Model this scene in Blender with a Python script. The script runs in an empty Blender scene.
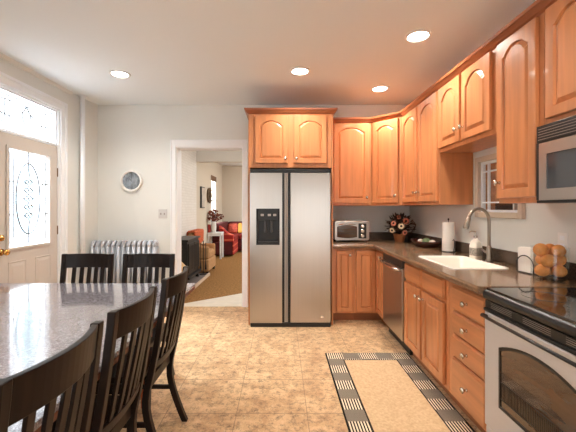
import bpy, bmesh, math, random
from mathutils import Vector, Matrix
random.seed(7)
S = bpy.context.scene
COL = S.collection
PI = math.pi

# ------------------------------------------------------------------ camera
cam = bpy.data.cameras.new('camera')
cam_ob = bpy.data.objects.new('camera', cam)
COL.objects.link(cam_ob)
cam_ob.location = (0, 0, 1.34)
cam_ob.rotation_euler = (PI / 2, 0, 0)
cam.sensor_width = 36
cam.lens = 338 / 576 * 36
cam.shift_x = 7 / 576
cam.shift_y = -8 / 576
cam.clip_start = 0.05
S.camera = cam_ob

# ------------------------------------------------------------------ colour management, world
S.view_settings.view_transform = 'Standard'
S.view_settings.look = 'None'
S.view_settings.gamma = 1
S.view_settings.use_curve_mapping = False
S.view_settings.exposure = 1.22
S.cycles.use_denoising = True
S.cycles.max_bounces = 8
S.cycles.diffuse_bounces = 5
S.cycles.sample_clamp_indirect = 6
S.cycles.caustics_reflective = False
S.cycles.caustics_refractive = False
W = bpy.data.worlds.new('daylight')
S.world = W
W.use_nodes = True
bg = W.node_tree.nodes['Background']
bg.inputs[0].default_value = (0.95, 0.975, 1.0, 1)
bg.inputs[1].default_value = 2.3


def area(name, loc, rot, sx, sy, power, col, spread=PI):
    l = bpy.data.lights.new(name, 'AREA')
    l.shape = 'RECTANGLE'
    l.size, l.size_y = sx, sy
    l.energy = power
    l.color = col
    l.spread = spread
    o = bpy.data.objects.new(name, l)
    COL.objects.link(o)
    o.location = loc
    o.rotation_euler = rot
    return o


# room dimensions (metres): camera stands at x=0, y=0
XL, XR, YB, ZC, YR = -2.555, 1.745, 4.59, 2.74, -2.2
# daylight: the glazed door and its transom on the left, with added fill from behind the camera
area('door_sky', (-5.6, 3.4, 5.6), (0, -math.radians(42), 0), 3.0, 3.0, 2100, (0.92, 0.96, 1.0))
area('rear_fill', (-1.0, -5.2, 5.0), (math.radians(48), 0, 0), 4.5, 2.5, 1300, (0.94, 0.97, 1.0))  # added fill from behind, entering by the unseen rear openings
area('front_room_window_light', (-2.9, 9.8, 2.0), (0, -PI / 2 + 0.25, 0), 1.6, 0.9, 60, (0.95, 0.97, 1.0))
area('front_room_fill', (1.2, 9.4, 2.5), (0, 0.4, 0), 1.2, 1.2, 44, (1.0, 0.98, 0.94))  # added fill without a fixture, brightens the front room
area('hall_fill', (0.8, 6.0, 2.6), (0, 0.5, 0), 1.0, 1.0, 26, (1.0, 0.98, 0.95))  # fill light added to lift the hall, no lamp body


# ------------------------------------------------------------------ materials
def srgb(r, g, b):
    f = lambda c: (c / 255 / 12.92) if c / 255 <= 0.04045 else ((c / 255 + 0.055) / 1.055) ** 2.4
    return (f(r), f(g), f(b), 1)


def mat(name, col, rough=0.5, metal=0.0, spec=0.5, noise=0.0, nscale=(8, 8, 8), bump=0.0, coat=0.0, emit=None, estr=0, aniso=0):
    m = bpy.data.materials.new(name)
    m.use_nodes = True
    nt = m.node_tree
    b = nt.nodes['Principled BSDF']
    b.inputs['Base Color'].default_value = col
    b.inputs['Roughness'].default_value = rough
    b.inputs['Metallic'].default_value = metal
    b.inputs['Specular IOR Level'].default_value = spec
    b.inputs['Coat Weight'].default_value = coat
    b.inputs['Anisotropic'].default_value = aniso
    if emit:
        b.inputs['Emission Color'].default_value = emit
        b.inputs['Emission Strength'].default_value = estr
    if noise or bump:
        tc = nt.nodes.new('ShaderNodeTexCoord')
        mp = nt.nodes.new('ShaderNodeMapping')
        mp.inputs['Scale'].default_value = nscale
        nz = nt.nodes.new('ShaderNodeTexNoise')
        nz.inputs['Scale'].default_value = 1.0
        nz.inputs['Detail'].default_value = 5
        nt.links.new(tc.outputs['Object'], mp.inputs[0])
        nt.links.new(mp.outputs[0], nz.inputs[0])
        if noise:
            cr = nt.nodes.new('ShaderNodeValToRGB')
            lo = tuple(c * (1 - noise) for c in col[:3]) + (1,)
            hi = tuple(min(1, c * (1 + noise)) for c in col[:3]) + (1,)
            cr.color_ramp.elements[0].position = 0.3
            cr.color_ramp.elements[1].position = 0.7
            cr.color_ramp.elements[0].color = lo
            cr.color_ramp.elements[1].color = hi
            nt.links.new(nz.outputs[0], cr.inputs[0])
            nt.links.new(cr.outputs[0], b.inputs['Base Color'])
        if bump:
            bp = nt.nodes.new('ShaderNodeBump')
            bp.inputs['Strength'].default_value = bump
            bp.inputs['Distance'].default_value = 0.01
            nt.links.new(nz.outputs[0], bp.inputs['Height'])
            nt.links.new(bp.outputs[0], b.inputs['Normal'])
    return m


def glass_mat(name, tint, gloss=0.12, rough=0.02):
    m = bpy.data.materials.new(name)
    m.use_nodes = True
    nt = m.node_tree
    for n in list(nt.nodes):
        nt.nodes.remove(n)
    out = nt.nodes.new('ShaderNodeOutputMaterial')
    tr = nt.nodes.new('ShaderNodeBsdfTransparent')
    tr.inputs[0].default_value = tint
    gl = nt.nodes.new('ShaderNodeBsdfGlossy')
    gl.inputs['Roughness'].default_value = rough
    lw = nt.nodes.new('ShaderNodeLayerWeight')
    lw.inputs[0].default_value = 0.5
    pw = nt.nodes.new('ShaderNodeMath')
    pw.operation = 'POWER'
    pw.inputs[1].default_value = 4.0
    ml = nt.nodes.new('ShaderNodeMath')
    ml.operation = 'MULTIPLY_ADD'
    ml.inputs[1].default_value = 0.7 * gloss / 0.12
    ml.inputs[2].default_value = 0.05 * gloss / 0.12
    mx = nt.nodes.new('ShaderNodeMixShader')
    nt.links.new(lw.outputs['Facing'], pw.inputs[0])
    nt.links.new(pw.outputs[0], ml.inputs[0])
    nt.links.new(ml.outputs[0], mx.inputs[0])
    nt.links.new(tr.outputs[0], mx.inputs[1])
    nt.links.new(gl.outputs[0], mx.inputs[2])
    nt.links.new(mx.outputs[0], out.inputs[0])
    return m


def floor_mat():
    m = bpy.data.materials.new('stone_look_vinyl')
    m.use_nodes = True
    nt = m.node_tree
    N, L = nt.nodes, nt.links
    b = N['Principled BSDF']
    tc = N.new('ShaderNodeTexCoord')

    def noise(scale, detail, rough=0.6, dist=0.0):
        n = N.new('ShaderNodeTexNoise')
        n.inputs['Scale'].default_value = scale
        n.inputs['Detail'].default_value = detail
        n.inputs['Roughness'].default_value = rough
        n.inputs['Distortion'].default_value = dist
        L.new(tc.outputs['Object'], n.inputs['Vector'])
        return n
    n1 = noise(5, 7, 0.7, 0.4)
    r1 = N.new('ShaderNodeValToRGB')
    e = r1.color_ramp.elements
    e[0].position, e[0].color = 0.32, srgb(176, 134, 94)
    e[1].position, e[1].color = 0.64, srgb(224, 188, 144)
    L.new(n1.outputs[0], r1.inputs[0])
    n2 = noise(20, 10, 0.88, 0.2)
    r2 = N.new('ShaderNodeValToRGB')
    e = r2.color_ramp.elements
    e[0].position, e[0].color = 0.40, (0.95, 0.85, 0.85, 1)
    e[1].position, e[1].color = 0.51, (0, 0, 0, 1)
    L.new(n2.outputs[0], r2.inputs[0])
    mx = N.new('ShaderNodeMixRGB')
    mx.inputs[2].default_value = srgb(108, 84, 62)
    L.new(r2.outputs[0], mx.inputs[0])
    L.new(r1.outputs[0], mx.inputs[1])
    n3 = noise(46, 5, 0.75)
    r3 = N.new('ShaderNodeValToRGB')
    e = r3.color_ramp.elements
    e[0].position, e[0].color = 0.56, (0, 0, 0, 1)
    e[1].position, e[1].color = 0.70, (0.6, 0.6, 0.6, 1)
    L.new(n3.outputs[0], r3.inputs[0])
    mx2 = N.new('ShaderNodeMixRGB')
    mx2.inputs[2].default_value = srgb(236, 214, 180)
    L.new(r3.outputs[0], mx2.inputs[0])
    L.new(mx.outputs[0], mx2.inputs[1])
    sp = N.new('ShaderNodeSeparateXYZ')
    L.new(tc.outputs['Object'], sp.inputs[0])

    def math_(op, a, bb):
        n = N.new('ShaderNodeMath')
        n.operation = op
        for i, v in enumerate((a, bb)):
            if isinstance(v, (int, float)):
                n.inputs[i].default_value = v
            else:
                L.new(v, n.inputs[i])
        return n.outputs[0]

    def line(src, off, per, w):
        f = math_('FRACT', math_('DIVIDE', math_('ADD', src, off), per), 0)
        d = math_('ABSOLUTE', math_('SUBTRACT', f, 0.5), 0)
        return math_('GREATER_THAN', d, 0.5 - w / per)
    lx = line(sp.outputs[0], -0.17 + 46.0, 0.46, 0.0022)
    ly = line(sp.outputs[1], -3.51 + 43.5, 0.435, 0.003)
    ln = math_('MULTIPLY', math_('MAXIMUM', lx, ly), 0.65)
    mx3 = N.new('ShaderNodeMixRGB')
    mx3.inputs[2].default_value = srgb(110, 84, 62)
    L.new(ln, mx3.inputs[0])
    L.new(mx2.outputs[0], mx3.inputs[1])
    L.new(mx3.outputs[0], b.inputs['Base Color'])
    b.inputs['Roughness'].default_value = 0.38
    b.inputs['Specular IOR Level'].default_value = 0.4
    return m


def speckle_mat(name, base, dark, light, scale, rough, spec=0.5, coat=0.0):
    m = bpy.data.materials.new(name)
    m.use_nodes = True
    nt = m.node_tree
    N, L = nt.nodes, nt.links
    b = N['Principled BSDF']
    tc = N.new('ShaderNodeTexCoord')
    v = N.new('ShaderNodeTexNoise')
    v.inputs['Scale'].default_value = scale
    v.inputs['Detail'].default_value = 6
    v.inputs['Roughness'].default_value = 0.8
    L.new(tc.outputs['Object'], v.inputs['Vector'])
    r = N.new('ShaderNodeValToRGB')
    r.color_ramp.elements[0].position, r.color_ramp.elements[0].color = 0.36, dark
    r.color_ramp.elements[1].position, r.color_ramp.elements[1].color = 0.66, light
    mid = r.color_ramp.elements.new(0.5)
    mid.color = base
    L.new(v.outputs[0], r.inputs[0])
    L.new(r.outputs[0], b.inputs['Base Color'])
    b.inputs['Roughness'].default_value = rough
    b.inputs['Specular IOR Level'].default_value = spec
    b.inputs['Coat Weight'].default_value = coat
    b.inputs['Coat Roughness'].default_value = 0.06
    return m


def brick_mat():
    m = bpy.data.materials.new('painted_brick')
    m.use_nodes = True
    nt = m.node_tree
    N, L = nt.nodes, nt.links
    b = N['Principled BSDF']
    tc = N.new('ShaderNodeTexCoord')
    sp = N.new('ShaderNodeSeparateXYZ')
    cb = N.new('ShaderNodeCombineXYZ')
    L.new(tc.outputs['Object'], sp.inputs[0])
    L.new(sp.outputs[1], cb.inputs[0])
    L.new(sp.outputs[2], cb.inputs[1])
    br = N.new('ShaderNodeTexBrick')
    br.inputs['Scale'].default_value = 4.6
    br.inputs['Color1'].default_value = srgb(226, 222, 216)
    br.inputs['Color2'].default_value = srgb(220, 216, 209)
    br.inputs['Mortar'].default_value = srgb(212, 207, 200)
    br.inputs['Mortar Size'].default_value = 0.02
    L.new(cb.outputs[0], br.inputs['Vector'])
    L.new(br.outputs[0], b.inputs['Base Color'])
    b.inputs['Roughness'].default_value = 0.7
    return m


def stripe_mat(name, axis, per, c1, c2, rough=0.9, duty=0.5):
    m = bpy.data.materials.new(name)
    m.use_nodes = True
    nt = m.node_tree
    N, L = nt.nodes, nt.links
    b = N['Principled BSDF']
    tc = N.new('ShaderNodeTexCoord')
    sp = N.new('ShaderNodeSeparateXYZ')
    L.new(tc.outputs['Object'], sp.inputs[0])
    d = N.new('ShaderNodeMath'); d.operation = 'DIVIDE'; d.inputs[1].default_value = per
    f = N.new('ShaderNodeMath'); f.operation = 'FRACT'
    g = N.new('ShaderNodeMath'); g.operation = 'GREATER_THAN'; g.inputs[1].default_value = duty
    a = N.new('ShaderNodeMath'); a.operation = 'ADD'; a.inputs[1].default_value = 100 * per
    L.new(sp.outputs[axis], a.inputs[0]); L.new(a.outputs[0], d.inputs[0])
    L.new(d.outputs[0], f.inputs[0]); L.new(f.outputs[0], g.inputs[0])
    mx = N.new('ShaderNodeMixRGB')
    mx.inputs[1].default_value = c1
    mx.inputs[2].default_value = c2
    L.new(g.outputs[0], mx.inputs[0])
    L.new(mx.outputs[0], b.inputs['Base Color'])
    b.inputs['Roughness'].default_value = rough
    return m


def rug_mat(X0, X1, Y0, Y1):
    """bound sisal rug: plain beige middle, border of alternating striped and speckled blocks"""
    m = bpy.data.materials.new('rug_weave')
    m.use_nodes = True
    nt = m.node_tree
    N, L = nt.nodes, nt.links
    b = N['Principled BSDF']
    tc = N.new('ShaderNodeTexCoord')
    sp = N.new('ShaderNodeSeparateXYZ')
    L.new(tc.outputs['Object'], sp.inputs[0])
    x, y = sp.outputs[0], sp.outputs[1]

    def M(op, a, bb=0.0):
        n = N.new('ShaderNodeMath')
        n.operation = op
        for i, v in enumerate((a, bb)):
            if isinstance(v, (int, float)):
                n.inputs[i].default_value = v
            else:
                L.new(v, n.inputs[i])
        return n.outputs[0]

    def mix(f, c1, c2):
        n = N.new('ShaderNodeMixRGB')
        L.new(f, n.inputs[0])
        for i, v in ((1, c1), (2, c2)):
            if isinstance(v, tuple):
                n.inputs[i].default_value = v
            else:
                L.new(v, n.inputs[i])
        return n.outputs[0]
    hw, hh = (X1 - X0) / 2, (Y1 - Y0) / 2
    bw = 0.150
    dx = M('SUBTRACT', hw, M('ABSOLUTE', x))      # distance from long edges
    dy = M('SUBTRACT', hh, M('ABSOLUTE', y))
    dmin = M('MINIMUM', dx, dy)
    inner = M('GREATER_THAN', dmin, bw)
    cell = 0.125
    cx = M('FLOOR', M('DIVIDE', M('ADD', x, hw), bw))
    cy = M('FLOOR', M('DIVIDE', M('ADD', y, 50 * cell + 0.0), cell))
    par = M('MODULO', M('ADD', M('ADD', cx, cy), 100), 2)
    st = M('GREATER_THAN', M('FRACT', M('DIVIDE', M('ADD', x, 10), 0.0188)), 0.50)
    st2 = M('GREATER_THAN', M('FRACT', M('DIVIDE', M('ADD', y, 10), 0.0105)), 0.5)
    nz = N.new('ShaderNodeTexNoise')
    nz.inputs['Scale'].default_value = 170
    L.new(tc.outputs['Object'], nz.inputs['Vector'])
    black, cream = srgb(34, 28, 25), srgb(232, 212, 184)
    striped = mix(st, black, cream)
    weave = mix(st2, srgb(80, 71, 63), srgb(158, 143, 127))
    border = mix(M('GREATER_THAN', par, 0.5), striped, weave)
    edge = M('LESS_THAN', dmin, 0.009)
    border = mix(edge, border, black)
    edge2 = M('GREATER_THAN', dmin, bw - 0.010)
    border = mix(edge2, border, srgb(48, 40, 34))
    nz2 = N.new('ShaderNodeTexNoise')
    nz2.inputs['Scale'].default_value = 60
    nz2.inputs['Detail'].default_value = 6
    L.new(tc.outputs['Object'], nz2.inputs['Vector'])
    beige = mix(nz2.outputs[0], srgb(172, 136, 98), srgb(226, 196, 156))
    colr = mix(inner, border, beige)
    L.new(colr, b.inputs['Base Color'])
    b.inputs['Roughness'].default_value = 0.95
    b.inputs['Specular IOR Level'].default_value = 0.1
    return m


M_ = {}
M_['wall'] = mat('wall_paint', srgb(226, 227, 223), 0.75, spec=0.25, noise=0.012, nscale=(3, 3, 3))
M_['ceil'] = mat('ceiling_paint', srgb(234, 239, 241), 0.8, spec=0.2)
M_['trim'] = mat('white_gloss_trim', srgb(240, 243, 246), 0.4)
M_['doorpaint'] = mat('shaded_door_paint', srgb(204, 195, 186), 0.45)  # white door; its backlit shade is mixed into this colour
M_['hallwall'] = mat('hall_wall_paint', srgb(218, 215, 208), 0.8, spec=0.2)
M_['farwall'] = mat('front_room_wall_paint', srgb(204, 194, 178), 0.8, spec=0.2)
M_['brick'] = brick_mat()
M_['floor'] = floor_mat()
M_['carpet'] = mat('carpet', srgb(146, 108, 66), 0.95, spec=0.1, noise=0.4, nscale=(34, 34, 34), bump=0.3)
M_['wood'] = mat('maple', srgb(201, 132, 85), 0.32, noise=0.15, nscale=(22, 22, 1.6), coat=0.25)
M_['woodh'] = mat('maple_cross_grain', srgb(201, 132, 85), 0.32, noise=0.15, nscale=(1.6, 22, 22), coat=0.25)
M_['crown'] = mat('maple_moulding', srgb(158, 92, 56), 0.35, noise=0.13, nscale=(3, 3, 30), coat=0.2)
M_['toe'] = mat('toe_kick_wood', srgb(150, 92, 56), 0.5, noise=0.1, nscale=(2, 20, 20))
M_['steel'] = mat('brushed_steel', srgb(188, 181, 174), 0.30, metal=1.0, noise=0.04, nscale=(300, 300, 1), aniso=0.5)
M_['steelh'] = mat('range_steel', srgb(190, 184, 180), 0.36, metal=0.9, noise=0.03, nscale=(1, 3, 200))
M_['rangesteel'] = mat('range_door_steel', srgb(206, 206, 210), 0.42, metal=0.45, noise=0.02, nscale=(1, 3, 200))
M_['mwsteel'] = mat('microwave_steel', srgb(180, 173, 166), 0.3, metal=1.0)
M_['nickel'] = mat('satin_nickel', srgb(214, 206, 194), 0.25, metal=1.0)
M_['faucet'] = mat('brushed_faucet_nickel', srgb(158, 147, 136), 0.28, metal=1.0)
M_['chrome'] = mat('polished_metal', srgb(225, 225, 225), 0.12, metal=1.0)
M_['brass'] = mat('polished_brass', srgb(214, 164, 92), 0.2, metal=1.0)
M_['bronze'] = mat('aged_brass', srgb(120, 96, 70), 0.35, metal=0.8)
M_['black'] = mat('black_plastic', srgb(20, 19, 19), 0.35)
M_['blackgloss'] = mat('black_gloss', srgb(14, 13, 13), 0.08, coat=0.5)
M_['darkgrey'] = mat('dark_grey_plastic', srgb(58, 56, 55), 0.4)
M_['handlegrey'] = mat('grey_handle_metal', srgb(160, 150, 142), 0.4, metal=0.4)
M_['iron'] = mat('cast_iron', srgb(34, 32, 32), 0.45, metal=0.3, noise=0.3, nscale=(30, 30, 30))
M_['espresso'] = mat('espresso_wood', srgb(26, 15, 10), 0.38, spec=0.22, noise=0.3, nscale=(30, 30, 2), coat=0.0)
M_['tabletop'] = speckle_mat('speckled_stone_top', srgb(136, 133, 142), srgb(90, 86, 94), srgb(182, 179, 188), 90, 0.16, 0.6, 0.8)
M_['cherry'] = mat('cherry_wood', srgb(176, 84, 44), 0.35, noise=0.2, nscale=(20, 20, 2))
M_['tableedge'] = mat('table_edge_wood', srgb(116, 66, 42), 0.4, noise=0.2, nscale=(3, 3, 20))
M_['counter'] = speckle_mat('speckled_worktop', srgb(126, 98, 74), srgb(80, 60, 46), srgb(170, 138, 108), 120, 0.16, 0.55, 0.2)
M_['splash'] = speckle_mat('speckled_backsplash', srgb(82, 68, 58), srgb(46, 38, 32), srgb(122, 104, 88), 120, 0.25)
M_['sink'] = mat('cream_sink', srgb(250, 245, 234), 0.35, coat=0.3)
M_['radiator'] = mat('silver_radiator_paint', srgb(186, 190, 198), 0.4, metal=0.1)
M_['white'] = mat('white_plastic', srgb(238, 236, 232), 0.4)
M_['plate'] = mat('switch_plate', srgb(206, 204, 202), 0.4)
M_['paper'] = mat('paper_towel', srgb(250, 244, 236), 0.9, spec=0.1)
M_['glass'] = glass_mat('clear_glass', (0.97, 0.98, 0.98, 1))
M_['leadglass'] = glass_mat('bevelled_door_glass', (0.95, 0.975, 1.0, 1))
M_['ovalglass'] = glass_mat('frosted_oval_glass', (0.80, 0.90, 0.92, 1))
M_['came'] = mat('lead_came', srgb(122, 124, 130), 0.5, metal=0.1)
M_['jarglass'] = glass_mat('jar_glass', (0.98, 0.99, 0.985, 1), 0.06)
M_['ovenglass'] = mat('oven_window_glass', srgb(74, 52, 36), 0.07, noise=0.35, nscale=(3, 8, 14), coat=0.6)
M_['mwglass'] = mat('microwave_window_glass', srgb(62, 66, 72), 0.06, coat=0.6)
M_['lamp'] = mat('lit_lamp', (1, 1, 1, 1), 0.5, emit=(1, 0.93, 0.82, 1), estr=9)
M_['red'] = mat('red_upholstery', srgb(132, 32, 26), 0.85, noise=0.25, nscale=(14, 14, 14))
M_['darkred'] = mat('dark_red_upholstery', srgb(84, 20, 22), 0.85, noise=0.2, nscale=(14, 14, 14))
M_['redstripe'] = stripe_mat('red_striped_upholstery', 2, 0.16, srgb(156, 34, 28), srgb(206, 96, 70), 0.9, 0.72)
M_['gold'] = mat('gold_cushion', srgb(222, 166, 76), 0.85)
M_['redpat'] = mat('red_patterned_cushion', srgb(176, 74, 54), 0.85, noise=0.5, nscale=(24, 24, 24))
M_['tan'] = mat('tan_upholstery', srgb(178, 136, 92), 0.9, noise=0.12, nscale=(20, 20, 20))
M_['throw'] = mat('rust_throw', srgb(190, 92, 54), 0.95, noise=0.5, nscale=(40, 40, 40))
M_['wicker'] = mat('wicker', srgb(206, 172, 122), 0.7, noise=0.25, nscale=(50, 50, 90), bump=0.4)
M_['basket'] = mat('small_basket', srgb(150, 92, 52), 0.7, noise=0.4, nscale=(60, 60, 90), bump=0.4)
M_['leaf'] = mat('dark_foliage', srgb(62, 40, 28), 0.7, noise=0.4, nscale=(30, 30, 30))
M_['petal'] = mat('pink_petal', srgb(214, 128, 100), 0.7)
M_['petal2'] = mat('cream_petal', srgb(232, 206, 168), 0.7)
M_['seedhead'] = mat('brown_flower_centre', srgb(48, 26, 18), 0.8)
M_['dried'] = mat('dried_flowers', srgb(120, 60, 44), 0.85, noise=0.6, nscale=(20, 20, 20))
M_['bowlwood'] = mat('dark_bowl_wood', srgb(58, 28, 20), 0.25, coat=0.3)
M_['eggwhite'] = mat('white_ornament', srgb(232, 226, 212), 0.6)
M_['green'] = mat('pale_green_ornament', srgb(132, 156, 108), 0.6, noise=0.2, nscale=(30, 30, 30))
M_['orange'] = mat('orange_peel', srgb(236, 158, 86), 0.6, noise=0.14, nscale=(20, 20, 20), bump=0.15)
M_['soap'] = mat('soap_bottle_plastic', srgb(240, 230, 216), 0.3)
M_['soaplabel'] = mat('soap_bottle_print', srgb(150, 140, 130), 0.5, noise=0.5, nscale=(90, 90, 90))
M_['dial'] = mat('blue_grey_dial', srgb(124, 130, 136), 0.2, noise=0.8, nscale=(20, 20, 11), coat=0.5)
M_['hearth'] = mat('hearth_stone', srgb(120, 108, 104), 0.6, noise=0.15, nscale=(6, 6, 6))
M_['hearthedge'] = mat('hearth_edge_tile', srgb(214, 192, 170), 0.5)
M_['threshold'] = mat('overlit_threshold', srgb(222, 212, 196), 0.4, noise=0.06, nscale=(10, 10, 10))  # overexposed look of the vinyl, mixed into a pale tone
M_['sash'] = mat('window_sash_paint', srgb(206, 190, 172), 0.45)
M_['pane_brown'] = mat('pane_reflection_brown', srgb(176, 120, 80), 0.7, noise=0.25, nscale=(3, 3, 20))  # carries the cabinets' brown reflection in the sink window panes
M_['blind'] = mat('brown_blind', srgb(116, 86, 64), 0.8)
M_['wreath'] = mat('dried_wreath', srgb(104, 86, 66), 0.9, noise=0.5, nscale=(50, 50, 50))
M_['photo'] = mat('faded_picture', srgb(190, 180, 168), 0.5, noise=0.2, nscale=(10, 10, 10))
M_['candle'] = mat('red_candle_wax', srgb(150, 40, 34), 0.5)


# ------------------------------------------------------------------ mesh builder
class MB:
    def __init__(s):
        s.v, s.f = [], []

    def add(s, vs, fs, M=None):
        k = len(s.v)
        s.v += [tuple(M @ Vector(v)) if M else tuple(v) for v in vs]
        s.f += [tuple(i + k for i in f) for f in fs]
        return s

    def box(s, x0, x1, y0, y1, z0, z1, M=None):
        x0, x1 = min(x0, x1), max(x0, x1)
        y0, y1 = min(y0, y1), max(y0, y1)
        z0, z1 = min(z0, z1), max(z0, z1)
        v = [(x0, y0, z0), (x1, y0, z0), (x1, y1, z0), (x0, y1, z0), (x0, y0, z1), (x1, y0, z1), (x1, y1, z1), (x0, y1, z1)]
        f = [(0, 3, 2, 1), (4, 5, 6, 7), (0, 1, 5, 4), (1, 2, 6, 5), (2, 3, 7, 6), (3, 0, 4, 7)]
        return s.add(v, f, M)

    def loops(s, ls, cap0=True, cap1=True, M=None, closed=True):
        n = len(ls[0])
        v = [p for l in ls for p in l]
        f = []
        for i in range(len(ls) - 1):
            for j in range(n if closed else n - 1):
                a, b = i * n + j, i * n + (j + 1) % n
                f.append((a, b, b + n, a + n))
        if cap0:
            f.append(tuple(range(n))[::-1])
        if cap1:
            f.append(tuple(range((len(ls) - 1) * n, len(ls) * n)))
        return s.add(v, f, M)

    def lathe(s, prof, n=24, M=None, cap=True):
        ls = [[(r * math.cos(2 * PI * k / n), r * math.sin(2 * PI * k / n), z) for k in range(n)] for r, z in prof]
        return s.loops(ls, cap, cap, M)

    def tube(s, pts, r, n=10, M=None, closed=False):
        pts = [Vector(p) for p in pts]
        ls = []
        m = len(pts)
        prev = None
        for i, p in enumerate(pts):
            if closed:
                t = pts[(i + 1) % m] - pts[i - 1]
            else:
                t = pts[min(i + 1, m - 1)] - pts[max(i - 1, 0)]
            t.normalize()
            if prev is None:
                a = Vector((0, 0, 1)) if abs(t.z) < 0.9 else Vector((1, 0, 0))
                u = t.cross(a).normalized()
            else:
                u = (prev - t * prev.dot(t)).normalized()
            prev = u
            w = t.cross(u)
            rr = r[i] if isinstance(r, (list, tuple)) else r
            ls.append([tuple(p + u * rr * math.cos(2 * PI * k / n) + w * rr * math.sin(2 * PI * k / n)) for k in range(n)])
        if closed:
            ls.append(ls[0])
            return s.loops(ls, False, False, M)
        return s.loops(ls, True, True, M)

    def sphere(s, c, rx, ry=None, rz=None, n=14, m=9, M=None):
        ry = ry or rx
        rz = rz or rx
        ls = []
        for i in range(m + 1):
            a = -PI / 2 + PI * (i + 0.0) / m
            ca = max(math.cos(a), 0.02)
            ls.append([(c[0] + rx * ca * math.cos(2 * PI * k / n), c[1] + ry * ca * math.sin(2 * PI * k / n), c[2] + rz * math.sin(a)) for k in range(n)])
        return s.loops(ls, True, True, M)

    def sweep(s, path, w, h, up=Vector((0, 0, 1)), M=None):
        """square bar along a polyline: w across (perp to up), h along up-ish"""
        pts = [Vector(p) for p in path]
        ls = []
        for i, p in enumerate(pts):
            t = (pts[min(i + 1, len(pts) - 1)] - pts[max(i - 1, 0)]).normalized()
            sd = t.cross(up).normalized()
            uu = sd.cross(t).normalized()
            ls.append([tuple(p + sd * a * w / 2 + uu * b * h / 2) for a, b in ((-1, -1), (1, -1), (1, 1), (-1, 1))])
        return s.loops(ls, True, True, M)

    def build(s, name, m, parent=None, bevel=0.0, smooth=False, segs=2, subsurf=0):
        me = bpy.data.meshes.new(name)
        me.from_pydata(s.v, [], s.f)
        bm = bmesh.new()
        bm.from_mesh(me)
        bmesh.ops.recalc_face_normals(bm, faces=bm.faces)
        bm.to_mesh(me)
        bm.free()
        me.materials.append(m)
        o = bpy.data.objects.new(name, me)
        COL.objects.link(o)
        if parent:
            o.parent = parent
        if smooth:
            for p in me.polygons:
                p.use_smooth = True
        if bevel:
            b = o.modifiers.new('bevel', 'BEVEL')
            b.width = bevel
            b.segments = segs
            b.limit_method = 'ANGLE'
            b.angle_limit = 0.6
        if subsurf:
            b = o.modifiers.new('sub', 'SUBSURF')
            b.levels = b.render_levels = subsurf
        return o


def tag(o, label, cat, group=None, kind=None):
    o['label'] = label
    o['category'] = cat
    if group:
        o['group'] = group
    if kind:
        o['kind'] = kind
    return o


def thing(name, label, cat, loc=(0, 0, 0), rz=0.0, group=None):
    o = bpy.data.objects.new(name, None)
    COL.objects.link(o)
    o.empty_display_size = 0.1
    o.location = loc
    o.rotation_euler = (0, 0, rz)
    return tag(o, label, cat, group)


def struct(o):
    o['kind'] = 'structure'
    return o


def copy_tree(o, parent=None):
    c = o.copy()
    COL.objects.link(c)
    if parent:
        c.parent = parent
    for ch in list(o.children):
        copy_tree(ch, c)
    return c


def R(axis, deg):
    return Matrix.Rotation(math.radians(deg), 4, axis)


def T(x, y, z):
    return Matrix.Translation((x, y, z))


def bx(name, m, x0, x1, y0, y1, z0, z1, parent=None, bevel=0.0):
    return MB().box(x0, x1, y0, y1, z0, z1).build(name, m, parent, bevel)


# ------------------------------------------------------------------ room shell
Y0 = YR
struct(bx('floor', M_['floor'], XL - 0.2, XR + 0.2, Y0, YB + 0.01, -0.05, 0))
struct(bx('ceiling', M_['ceil'], XL - 0.2, XR + 0.2, Y0, YB + 0.2, ZC, ZC + 0.08))
# back wall with the doorway
DX0, DX1, DZ = -1.423, -0.517, 2.165
m = MB()
m.box(XL - 0.2, DX0, YB, YB + 0.2, 0, ZC)
m.box(DX1, XR + 0.2, YB, YB + 0.2, 0, ZC)
m.box(DX0, DX1, YB, YB + 0.2, DZ, ZC)
struct(m.build('wall_back', M_['wall']))
# left wall with the entry door and transom opening
EY0, EY1, EZ = 2.975, 3.905, 2.475
m = MB()
m.box(XL - 0.14, XL, Y0, EY0, 0, ZC)
m.box(XL - 0.14, XL, EY1, YB, 0, ZC)
m.box(XL - 0.14, XL, EY0, EY1, EZ, ZC)
m.loops([[(XL + 0.0005, 4.04, z), (-2.488, YB - 0.001, z), (XL + 0.0005, YB - 0.001, z)] for z in (0, ZC)])
struct(m.build('wall_left', M_['wall']))
# right wall with the sink window opening
WY0, WY1, WZ0, WZ1 = 2.455, 2.950, 1.305, 1.735
m = MB()
m.box(XR, XR + 0.12, Y0, WY0, 0, ZC)
m.box(XR, XR + 0.12, WY1, YB, 0, ZC)
m.box(XR, XR + 0.12, WY0, WY1, 0, WZ0)
m.box(XR, XR + 0.12, WY0, WY1, WZ1, ZC)
struct(m.build('wall_right', M_['wall']))
# wall behind the camera with a window and a glazed patio door
m = MB()
m.box(XL - 0.14, -2.3, Y0 - 0.12, Y0, 0, ZC)
m.box(-2.3, -1.0, Y0 - 0.12, Y0, 0, 0.8)
m.box(-2.3, -1.0, Y0 - 0.12, Y0, 2.2, ZC)
m.box(-1.0, 0.45, Y0 - 0.12, Y0, 0, ZC)
m.box(0.45, 1.4, Y0 - 0.12, Y0, 2.1, ZC)
m.box(1.4, XR + 0.12, Y0 - 0.12, Y0, 0, ZC)
struct(m.build('wall_front', M_['wall']))
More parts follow.
